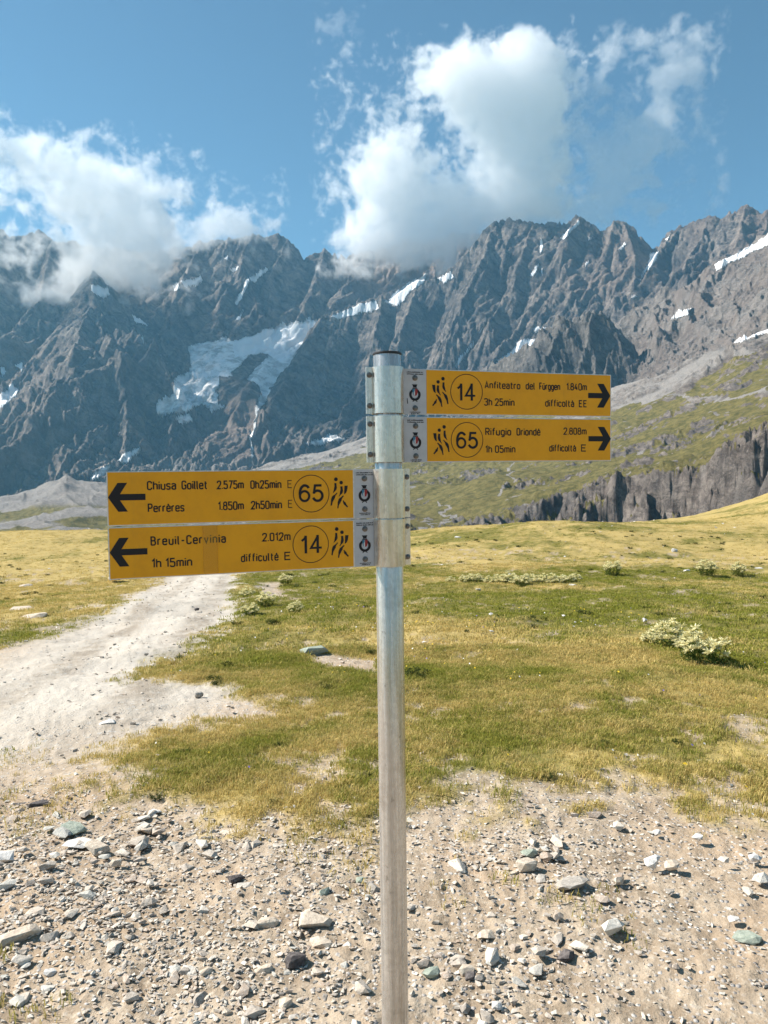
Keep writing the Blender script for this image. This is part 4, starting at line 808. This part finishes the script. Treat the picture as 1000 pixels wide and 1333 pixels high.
NR = [(404, 1196, 62, .42, 'tan', 'broad tan slab, the biggest stone left of the post, lying on a darker one', .1), (386, 1246, 38, .75, 'dark', 'dark jagged stone just below the broad tan slab', .6), (348, 1194, 32, .65, 'tan', 'upright tan block left of the broad tan slab', .3), (418, 1222, 36, .4, 'tan', 'flat tan stone under the right edge of the broad slab', 2.9),
 (685, 1126, 36, .85, 'tan', 'chunky tan rock with a dark right side, the tallest stone right of the post', .7), (689, 1108, 26, .45, 'green', 'small green stone resting behind the chunky tan rock', .2), (668, 1132, 24, .35, 'tan', 'low brown stone touching the left foot of the chunky tan rock', .1), (745, 1150, 62, .25, 'grey', 'long low grey slab sunk in the dirt right of the chunky rock', -.25), (705, 1140, 20, .5, 'grey', 'small grey stone at the right foot of the chunky tan rock', .5),
 (850, 1127, 30, .6, 'white', 'pale squared block on the bare dirt at right, left one of two', .1), (875, 1131, 30, .5, 'tan', 'tan stone right beside the pale squared block', 1.1), (972, 1216, 40, .32, 'green', 'flat green slate near the right edge', -.3), (955, 1195, 20, .45, 'white', 'small white stone behind the flat green slate', .4), (806, 1146, 18, .9, 'tan', 'small pointed tan stone alone between the grey slab and the squared block', .5),
 (94, 1080, 40, .28, 'green', 'pale green flat stone on the track edge at far left', .4), (103, 1098, 42, .18, 'white', 'thin white stone sliver below the pale green flat stone', .35), (126, 1107, 46, .4, 'tan', 'tan wedge slab with a shadowed underside, below the white sliver', -.3), (151, 1125, 18, .9, 'tan', 'small upright tan stone right of the wedge slab', .5),
 (22, 1218, 66, .32, 'tan', 'long ledge like slab at the left edge', .15), (8, 1115, 28, .6, 'white', 'white rounded stone cut by the left edge', .2), (47, 1043, 34, .4, 'dark', 'dark stone on the smooth track dirt, right one of two', .1), (26, 1042, 22, .4, 'dark', 'dark flat stone on the smooth track dirt, left one of two', .2), (306, 1142, 26, .85, 'dark', 'dark lump in the middle of the left gravel, its right side in shade', .4),
 (470, 1140, 20, .75, 'green', 'bright green stone just left of the post', .5), (484, 1150, 30, .7, 'grey', 'grey pyramid stone touching the view of the post on its left', .3), (422, 1156, 20, .9, 'green', 'pale mint stone left of the bright green stone', .8), (300, 1078, 44, .3, 'tan', 'flat tan slab at the edge of the grass left of the post', .05), (202, 1055, 18, .4, 'white', 'small white stone in the dry grass edge at left', .2), (191, 1080, 22, .45, 'tan', 'tan stone between the grass edge and the gravel at left', .3),
 (562, 1262, 28, .55, 'green', 'greenish grey stone right of the post near the bottom', .5), (606, 1258, 26, .65, 'tan', 'rounded tan stone of a touching pair right of the post, back one', .2), (612, 1266, 20, .7, 'dark', 'dark stone of a touching pair right of the post, front one', .8), (737, 1238, 28, .5, 'dark', 'dark angular stone in the dirt right of the post, beside small gravel', .1), (633, 1213, 32, .35, 'tan', 'flat pale tan stone right of the post, level with the dark angular one', .2), (546, 1052, 10, .8, 'white', 'small white stone in the grass beside the post', .2), (647, 1306, 20, .7, 'white', 'whitish stone near the bottom right of the post', .3), (292, 1312, 24, .7, 'tan', 'rounded tan stone at the bottom left', .4), (372, 1300, 26, .7, 'tan', 'pale tan stone at the bottom, left of the post', .9), (268, 1262, 20, .7, 'tan', 'small tan block alone in the lower left gravel', .9), (343, 1256, 26, .75, 'tan', 'tan block just left of the dark jagged stone', .2), (65, 1257, 18, .6, 'white', 'small white stone near the bottom left corner', .2),
 (855, 1085, 12, .7, 'white', 'small white stone by grass tufts on the right bare patch', .2), (908, 1093, 16, .45, 'white', 'flat white stone on the upper right bare patch', .3), (983, 1123, 20, .5, 'white', 'white stone close to the right edge above the green slate', .3),
 (839, 811, 8, .8, 'white', 'white stone in the meadow left of the large thistle clump', .2), (947, 836, 8, .6, 'white', 'small white stone in the grass right of the large thistle clump', .2), (878, 718, 11, .6, 'white', 'white boulder on the far brown slope, right side', .3), (988, 740, 14, .6, 'white', 'white boulder at the right edge of the far meadow', .3), (690, 705, 16, .4, 'white', 'low white boulder on the far crest of the meadow', .2), (597, 700, 12, .5, 'white', 'white boulder on the far crest just right of the post', .1),
 (789, 741, 18, .4, 'white', 'flat white boulder in front of a far bush', .5), (894, 743, 10, .6, 'white', 'white boulder left of the far right bush', .2), (623, 769, 9, .4, 'white', 'small white stone in front of the far row of pale plants', .2), (746, 762, 14, .4, 'white', 'white stone at the right end of the far row of pale plants', .2), (410, 850, 44, .3, 'green', 'grey green slab in the gravel patch left of the post', .0), (259, 905, 14, .9, 'grey', 'grey stone standing on the gravel spur beside the track', .4), (140, 938, 26, .3, 'white', 'pale slab on the track at left', .1),
 (32, 764, 20, .25, 'tan', 'flat tan stone in the far left grass', .1), (30, 793, 34, .25, 'tan', 'long pale stone outcrop in the left grass', .1), (45, 803, 40, .3, 'tan', 'low tan ledge in the left grass bank', -.1), (150, 758, 26, .3, 'tan', 'flat tan slab half hidden under the lowest board', .1), (256, 796, 8, .6, 'dark', 'dark stone alone in the middle of the pale track', .1)]
for i, (px, py, wp, hr, mt, lb, rz) in enumerate(NR): put_rock(px, py, wp, hr, mt, lb, rz, i)
# loose stones on the ground: big ones one by one, the rest joined
def scatter(n, R0, R1, power, test, seed, wide=.80):
    r = np.random.default_rng(seed); a = r.uniform(-wide, wide, n * 4); u = r.random(n * 4)
    R = (R0 ** power + u * (R1 ** power - R0 ** power)) ** (1 / power); x, y = R * np.sin(a), R * np.cos(a)
    k = test(x, y, r); return x[k][:n], y[k][:n], r
def gravelly(x, y):
    PX_, PY_ = proj(x, y, gz(x, y)); d = dirtmask(x, y)
    left = sstep(580, 380, PX_) * .8 + sstep(480, 600, PX_) * sstep(900, 680, PX_) * .30 + .09
    n = .45 + .55 * sstep(-.3, .3, fbm(x * 1.7, y * 1.7, o=3, s=300))
    return d * left * n * sstep(1010, 1120, PY_)
bx_, by_, r_ = scatter(330, 2.05, 4.4, 2.2, lambda x, y, r: r.random(len(x)) < gravelly(x, y) * 1.2, 41, .56)
sz = np.clip(.036 + .050 * r_.random(len(bx_)) ** 1.8 + .03 * (r_.random(len(bx_)) < .08), 0, .11)
sz = sz * (np.hypot(bx_, by_) / 2.6) ** .6
BASE = [hull_mesh('stone', 900 + i, f, 16, .25) for i, f in enumerate([.25, .34, .4, .45, .5, .38, .3, .6, .32, .45])]
for b in BASE: b.materials.append(STONE)
for i in range(min(len(bx_), 285)):
    o = link('stone', BASE[i % 10], None, ground, (bx_[i], by_[i], float(zg(bx_[i], by_[i])) - .003 + sz[i] * .13)); o.scale = (sz[i],) * 3; o.rotation_euler = (random.uniform(-.2, .2), random.uniform(-.2, .2), random.uniform(0, 6.3))
def joined(name, xs, ys, ss, bases, mat, label, seed, dz=.1):
    r = np.random.default_rng(seed); Vs = []; Fs = []; T = []; off = 0; zs = zg(xs, ys)
    bv = []; bf = []
    for b in bases:
        b.calc_loop_triangles(); v = np.zeros(len(b.vertices) * 3); b.vertices.foreach_get('co', v); f = np.zeros(len(b.loop_triangles) * 3, int); b.loop_triangles.foreach_get('vertices', f); bv.append(v.reshape(-1, 3)); bf.append(f.reshape(-1, 3))
    for i in range(len(xs)):
        k = r.integers(len(bv)); a = r.uniform(0, 6.3); t = r.uniform(-.4, .4); c, s = math.cos(a), math.sin(a); ct, st = math.cos(t), math.sin(t)
        v = bv[k] * ss[i]; v = np.stack([v[:, 0], v[:, 1] * ct - v[:, 2] * st, v[:, 1] * st + v[:, 2] * ct], 1)
        v = np.stack([v[:, 0] * c - v[:, 1] * s, v[:, 0] * s + v[:, 1] * c, v[:, 2]], 1) + [xs[i], ys[i], zs[i] + dz * ss[i]]
        Vs.append(v); Fs.append(bf[k] + off); off += len(v); T.append(np.full(len(v), r.random()))
    me = npmesh(name, np.vstack(Vs), np.vstack(Fs), False); attr(me, 'tone', np.concatenate(T)); o = link(name, me, mat); tag(o, label, kind='stuff'); return o
sm_b = [hull_mesh('pebble', 950 + i, f, 8, .3) for i, f in enumerate([.3, .4, .6, .35, .5, .45])]
gx, gy, r_ = scatter(30000, 2.0, 5.0, 1.9, lambda x, y, r: r.random(len(x)) < gravelly(x, y) * .95 + .03 * dirtmask(x, y), 43)
gs = (.006 + .030 * r_.random(len(gx)) ** 2.4) * (np.hypot(gx, gy) / 2.6) ** .4
hx, hy, r_ = scatter(10000, 3.6, 28, 1.2, lambda x, y, r: r.random(len(x)) < dirtmask(x, y) * (.3 + .7 * sstep(0, .3, fbm(x, y, o=3, s=301))), 44)
hs = (.011 + .05 * r_.random(len(hx)) ** 4) * (np.hypot(hx, hy) / 5) ** .3
joined('gravel', np.concatenate([gx, hx]), np.concatenate([gy, hy]), np.concatenate([gs, hs]), sm_b, STONE, 'loose gravel strewn over the bare soil and the track', 45, .16)
fx_, fy_, r_ = scatter(500, 9, 75, 1.5, lambda x, y, r: (r.random(len(x)) < (1 - dirtmask(x, y)) * sstep(-.1, .4, fbm(x / 6, y / 6, o=3, s=302))), 46)
joined('pale_field_stones', fx_, fy_, (.03 + .16 * r_.random(len(fx_)) ** 4) * (np.hypot(fx_, fy_) / 30) ** .5, sm_b, SM['white'], 'scattered whitish stones in the far meadow', 47, .25)

# ------------------------------------------------------------------ grass and plants
def blade_mat(name, gr, dr, extra=None):
    m = M(name); m.n.remove(m.b); d = m.attr('dry', 'INSTANCER'); rn = m.attr('rnd', 'INSTANCER')
    c = m.mix(m.ramp(m.math('ADD', d, m.math('MULTIPLY', m.math('SUBTRACT', rn, .5), .5)), .15, .85), m.mix(rn, gr, (gr[0] * 1.5, gr[1] * 1.35, gr[2] * 1.3)), m.mix(rn, dr, (dr[0] * 1.25, dr[1] * 1.2, dr[2] * 1.3)))
    df = m('BsdfDiffuse'); tl = m('BsdfTranslucent'); mx = m('MixShader'); m.L(c, df.inputs[0]); m.L(c, tl.inputs[0]); mx.inputs[0].default_value = .35; m.L(df.outputs[0], mx.inputs[1]); m.L(tl.outputs[0], mx.inputs[2]); m.L(mx.outputs[0], m.n['Material Output'].inputs[0]); return m.m
GRASS = blade_mat('grass_blades', (.205, .22, .04), (.48, .385, .14))
def tuft(name, seed, n, hgt, rad, wd, mat):
    r = random.Random(seed); V = []; F = []
    for i in range(n):
        a = r.uniform(0, 6.28); q = rad * math.sqrt(r.random()); x, y = q * math.cos(a), q * math.sin(a); h = hgt * r.uniform(.45, 1.1); la = r.uniform(0, 6.28); ln = h * r.uniform(.2, .9); w_ = wd * r.uniform(.7, 1.3)
        tx, ty = math.cos(la), math.sin(la); sx, sy = -math.sin(la + r.uniform(-.9, .9)) * w_ / 2, math.cos(la + r.uniform(-.9, .9)) * w_ / 2; k = len(V)
        V += [(x - sx, y - sy, -.006), (x + sx, y + sy, -.006), (x + tx * ln * .35 - sx * .8, y + ty * ln * .35 - sy * .8, h * .6), (x + tx * ln * .35 + sx * .8, y + ty * ln * .35 + sy * .8, h * .6), (x + tx * ln, y + ty * ln, h * .92)]
        F += [(k, k + 1, k + 3, k + 2), (k + 2, k + 3, k + 4)]
    me = bpy.data.meshes.new(name); me.from_pydata(V, [], F); me.materials.append(mat); return bpy.data.objects.new(name, me)
tc = bpy.data.collections.new('grass_tufts')
for i in range(6): tc.objects.link(tuft('grass_tuft', i, 18, .026, .045, .0034, GRASS))
tcf = bpy.data.collections.new('far_tufts')
for i in range(5): tcf.objects.link(tuft('far_tuft', 20 + i, 22, .036, .12, .009, GRASS))
def instancer(name, label, coll, xs, ys, sc, dry, seed):
    r = np.random.default_rng(seed); n = len(xs); me = bpy.data.meshes.new(name); me.vertices.add(n)
    me.vertices.foreach_set('co', np.stack([xs, ys, zg(xs, ys) + .002], 1).astype(np.float32).ravel())
    attr(me, 'scl', sc); attr(me, 'dry', dry); attr(me, 'rnd', r.random(n)); attr(me, 'rot', np.stack([r.uniform(-.2, .2, n), r.uniform(-.2, .2, n), r.uniform(0, 6.28, n)], 1), 'FLOAT_VECTOR')
    o = link(name, me); tag(o, label, kind='stuff'); g = bpy.data.node_groups.new(name + '_nodes', 'GeometryNodeTree')
    g.interface.new_socket('Geometry', in_out='INPUT', socket_type='NodeSocketGeometry'); g.interface.new_socket('Geometry', in_out='OUTPUT', socket_type='NodeSocketGeometry')
    N = g.nodes; L = g.links; gi = N.new('NodeGroupInput'); go = N.new('NodeGroupOutput'); ip = N.new('GeometryNodeInstanceOnPoints'); ci = N.new('GeometryNodeCollectionInfo')
    ci.inputs['Collection'].default_value = coll; ci.inputs['Separate Children'].default_value = True; ci.inputs['Reset Children'].default_value = True
    def na(nm, t):
        a = N.new('GeometryNodeInputNamedAttribute'); a.data_type = t; a.inputs[0].default_value = nm; return a.outputs[0]
    L.new(gi.outputs[0], ip.inputs['Points']); L.new(ci.outputs[0], ip.inputs['Instance']); ip.inputs['Pick Instance'].default_value = True
    L.new(na('rot', 'FLOAT_VECTOR'), ip.inputs['Rotation']); L.new(na('scl', 'FLOAT'), ip.inputs['Scale']); L.new(ip.outputs[0], go.inputs[0])
    md = o.modifiers.new('scatter', 'NODES'); md.node_group = g; return o
def gdens(x, y): 
    d = dirtmask(x, y); n = fbm(x * 1.1, y * 1.1, o=4, s=310); thin = sstep(-.35, .25, n + .25 * sstep(5, 8, np.hypot(x, y)) + .15)
    return (1 - d) ** 1.5 * (.22 + .78 * thin) + .05 * sstep(.1, .5, n) * d * (np.hypot(x, y) < 6)
for nm, N_, R0, R1, pw, sc0, cl, lab, sd_ in (('meadow_grass', 46000, 2.4, 9, 1.7, 1.0, tc, 'short green and straw coloured grass round the bare patch', 51), ('meadow_grass', 40000, 8, 30, 1.6, 1.0, tcf, 'yellow green meadow grass in the middle distance', 52), ('meadow_grass', 22000, 28, 70, 1.8, 1.35, tcf, 'golden meadow grass up to the far crest', 53)):
    x, y, r_ = scatter(N_, R0, R1, pw, lambda x, y, r: r.random(len(x)) < gdens(x, y), sd_)
    dr = dryness(x, y) + .35 * fbm(x * 2.4, y * 2.4, o=3, s=320)
    instancer(nm, lab, cl, x, y, sc0 * (.55 + .75 * r_.random(len(x))), dr, sd_)
PL = blade_mat('plant_leaf', (.045, .075, .015), (.045, .075, .015)); 
def leafmat(name, a, b):
    m = M(name); p = m.pos(); c = m.mix(m.ramp(m.noise(40, 4, .6, p), .35, .65), a, b); m.n.remove(m.b)
    df = m('BsdfDiffuse'); tl = m('BsdfTranslucent'); mx = m('MixShader'); m.L(c, df.inputs[0]); m.L(c, tl.inputs[0]); mx.inputs[0].default_value = .3; m.L(df.outputs[0], mx.inputs[1]); m.L(tl.outputs[0], mx.inputs[2]); m.L(mx.outputs[0], m.n['Material Output'].inputs[0]); return m.m
LEAF = leafmat('thistle_leaf', (.05, .085, .02), (.12, .15, .04)); HEAD = leafmat('thistle_head', (.74, .68, .36), (.85, .80, .52)); DLEAF = leafmat('dark_leaf', (.035, .055, .018), (.09, .10, .03))
def plant_mesh(seed, stems, rad, hgt, heads):
    r = random.Random(seed); V1 = []; F1 = []; V2 = []; F2 = []
    def leaf(V, F, base, d, L, W):
        d = Vector(d).normalized(); s = d.cross(Vector((r.uniform(-1, 1), r.uniform(-1, 1), 1.5))).normalized() * W / 2; k = len(V); b = Vector(base)
        mid = b + d * L * .5 + Vector((0, 0, L * .08)); V += [tuple(b), tuple(mid - s), tuple(mid + s), tuple(b + d * L)]; F.append((k, k + 1, k + 3, k + 2))
    for i in range(stems):
        a = r.uniform(0, 6.28); q = rad * math.sqrt(r.random()); x, y = q * math.cos(a), q * math.sin(a); h = hgt * r.uniform(.55, 1.08) * (1 - .45 * (q / rad) ** 2); tx, ty = x * .35 + r.uniform(-.03, .03), y * .35 + r.uniform(-.03, .03)
        top = Vector((x + tx, y + ty, h)); base = Vector((x, y, -.01)); k = len(V1); w_ = .005
        V1 += [(x - w_, y, -.01), (x + w_, y, -.01), (top.x + w_ * .6, top.y, h), (top.x - w_ * .6, top.y, h)]; F1.append((k, k + 1, k + 2, k + 3))
        for j in range(11):
            t = (j + r.random()) / 11; p_ = base.lerp(top, t); b = r.uniform(0, 6.28); leaf(V1, F1, p_, (math.cos(b), math.sin(b), r.uniform(-.1, .7)), r.uniform(.05, .10) * (1.1 - .4 * t), r.uniform(.014, .028))
        if heads:
            for j in range(22):
                b = r.uniform(0, 6.28); leaf(V2, F2, top, (math.cos(b), math.sin(b), r.uniform(-.15, 1.1)), r.uniform(.055, .09), r.uniform(.016, .026))
            for j in range(6):
                b = r.uniform(0, 6.28); leaf(V2, F2, top + Vector((0, 0, .012)), (math.cos(b) * .4, math.sin(b) * .4, 1), .022, .014)
    a = bpy.data.meshes.new('foliage'); a.from_pydata(V1, [], F1); b = None
    if heads: b = bpy.data.meshes.new('flower_heads'); b.from_pydata(V2, [], F2)
    return a, b
TM = [plant_mesh(60 + i, 34, .20, .36, True) for i in range(3)]; BMs = [plant_mesh(80 + i, 26, .20, .17, False) for i in range(3)]
for a, b in TM: a.materials.append(LEAF); b.materials.append(HEAD)
for a, b in BMs: a.materials.append(DLEAF)
def plant(px, py, wpx, kind, label, group=None, hs=1.0, k=0):
    x, y = gpt(px, py); R = math.hypot(x, y); s = wpx * R / 1000 / (.55 if kind == 'thistle' else .5)
    z = float(zg(x, y))
    if kind == 'thistle':
        e = empty('thistle_clump', (x, y, z), k * 1.3); e.scale = (s, s, s * hs); tag(e, label, 'thistle', group); A, B = TM[k % 3]; tag(link('foliage', A, None, e), kind='stuff'); tag(link('flower_heads', B, None, e), kind='stuff')
    else:
        o = link('low_plant', BMs[k % 3][0], None, None, (x, y, z)); o.scale = (s, s, s * hs); o.rotation_euler = (0, 0, k * 1.7); tag(o, label, 'plant', group)
TH = [(852, 838, 32, 'pale thistle clump at the left end of the large meadow clump', 1.0), (872, 842, 46, 'pale thistle clump in the middle of the large meadow clump', 1.15), (914, 862, 58, 'nearest and largest pale thistle clump, casting a shadow to its right', 1.15), (898, 848, 36, 'pale thistle clump behind the largest one', 1.0),
 (322, 776, 20, 'thistle clump on the right edge of the track, upper one', 1.1), (326, 800, 22, 'thistle clump on the right edge of the track, lower one', 1.1), (346, 790, 26, 'thistle clump just right of the track edge plants', 1.0), (385, 798, 20, 'single thistle clump in the grass left of the post', 1.2), (372, 762, 18, 'small thistle clump below the lowest board', 1.0),
 (797, 749, 22, 'far bush like thistle beside a flat white boulder', 1.3), (920, 750, 26, 'far thistle clump on the right of the meadow, left one of two', 1.0), (962, 750, 18, 'far thistle clump on the right of the meadow, right one of two', 1.3)]
for i, (px, py, w_, lb, hs) in enumerate(TH): plant(px, py, w_, 'thistle', lb, None, hs, i)
ORD = ['second', 'third', 'fourth', 'fifth', 'sixth', 'seventh', 'eighth', 'ninth', 'tenth', 'eleventh', 'last', 'first']
for i, (px, py, w_) in enumerate([(608, 757, 20), (622, 757, 18), (638, 758, 18), (652, 757, 24), (664, 759, 26), (680, 762, 22), (692, 757, 24), (706, 757, 22), (722, 758, 24), (738, 757, 22), (750, 755, 16), (587, 757, 14)]): plant(px, py, w_, 'thistle', 'pale thistle, %s from the left in the far row across the middle of the meadow' % ORD[i], 'far row of pale thistles', 1.05, i)
LPL = [(546, 880, 40, 'dark leafy plant directly right of the post', 1.0), (533, 752, 22, 'dark low plant at the far edge beside the post', 1.0), (680, 764, 14, 'dark plant in front of the far thistle row', 1.0), (865, 766, 16, 'small dark green mound in the middle right meadow', .8), (760, 799, 24, 'dark green flat patch plant in the middle meadow', .5), (800, 821, 14, 'dark plant left of the large thistle clump, left one of two', .7), (820, 823, 12, 'dark plant left of the large thistle clump, right one of two', .7), (692, 807, 18, 'low dark plant in the centre right meadow', .5),
 (355, 812, 20, 'dark leafy plant right of the track', .9), (378, 818, 16, 'dark leafy plant between the track and the post', .9), (430, 818, 14, 'brown leafed plant left of the post', 1.0), (483, 852, 14, 'dark plant touching the post on its left', 1.2), (310, 815, 16, 'low plant on the track edge', .8), (686, 886, 16, 'dark spiky plant in the near right grass', 1.0), (888, 924, 22, 'dark spiky plant in the near right meadow, left one', .9), (960, 924, 14, 'dark spiky plant close to the right edge', 1.0), (340, 762, 22, 'green low plant by the gravel strip under the lowest board', .7), (410, 760, 16, 'green low plant below the number circle of the lowest board', .7), (432, 765, 12, 'tiny dark plant left of the post top of meadow', .8), (278, 887, 22, 'green plant on the gravel spur', .6), (20, 779, 16, 'dark low plant in the far left grass', .5)]
for i, (px, py, w_, lb, hs) in enumerate(LPL): plant(px, py, w_, 'low', lb, None, hs, i)
hc = bpy.data.collections.new('dark_herbs')
for i, (a, b) in enumerate(BMs): hc.objects.link(bpy.data.objects.new('dark_herb', a))
x, y, r_ = scatter(520, 3.4, 48, 1.25, lambda x, y, r: r.random(len(x)) < (1 - dirtmask(x, y)) * sstep(-.15, .35, fbm(x / 3, y / 3, o=3, s=350)), 71)
instancer('meadow_herbs', 'small dark herbs scattered through the meadow', hc, x, y, (.10 + .25 * r_.random(len(x))) * (np.hypot(x, y) / 12) ** .5, np.zeros(len(x)), 72)
# small flowers in the grass
fl = bmesh.new(); xs, ys, r_ = scatter(230, 3.2, 14, 1.4, lambda x, y, r: r.random(len(x)) < (1 - dirtmask(x, y)) * sstep(-.1, .3, fbm(x * .7, y * .7, o=2, s=330)), 61)
flm = bpy.data.meshes.new('wild_flowers'); cols = []; zs = zg(xs, ys)
FC = [flat('petal_yellow', (.75, .50, .03)), flat('petal_white', (.75, .73, .68)), flat('petal_violet', (.22, .16, .38))]
for i in range(len(xs)):
    r0 = .0048 * (1 + (math.hypot(xs[i], ys[i]) / 9)) * random.uniform(.7, 1.3); tl_ = random.uniform(-.5, .5); ci = random.choice((0, 0, 1, 1, 2)); c0 = Vector((xs[i], ys[i], zs[i] + random.uniform(.03, .05)))
    vs = [fl.verts.new(c0 + Vector((r0 * math.cos(a) * (1 if a_i % 2 else .55), r0 * math.sin(a) * (1 if a_i % 2 else .55), r0 * .5 * math.sin(a + tl_)))) for a_i, a in enumerate(np.linspace(0, 2 * math.pi, 10, endpoint=False))]
    f_ = fl.faces.new(vs); f_.material_index = ci
fl.to_mesh(flm); fl.free()
for c in FC: flm.materials.append(c)
tag(link('wild_flowers', flm), 'tiny yellow, white and violet flowers dotted in the grass', kind='stuff')
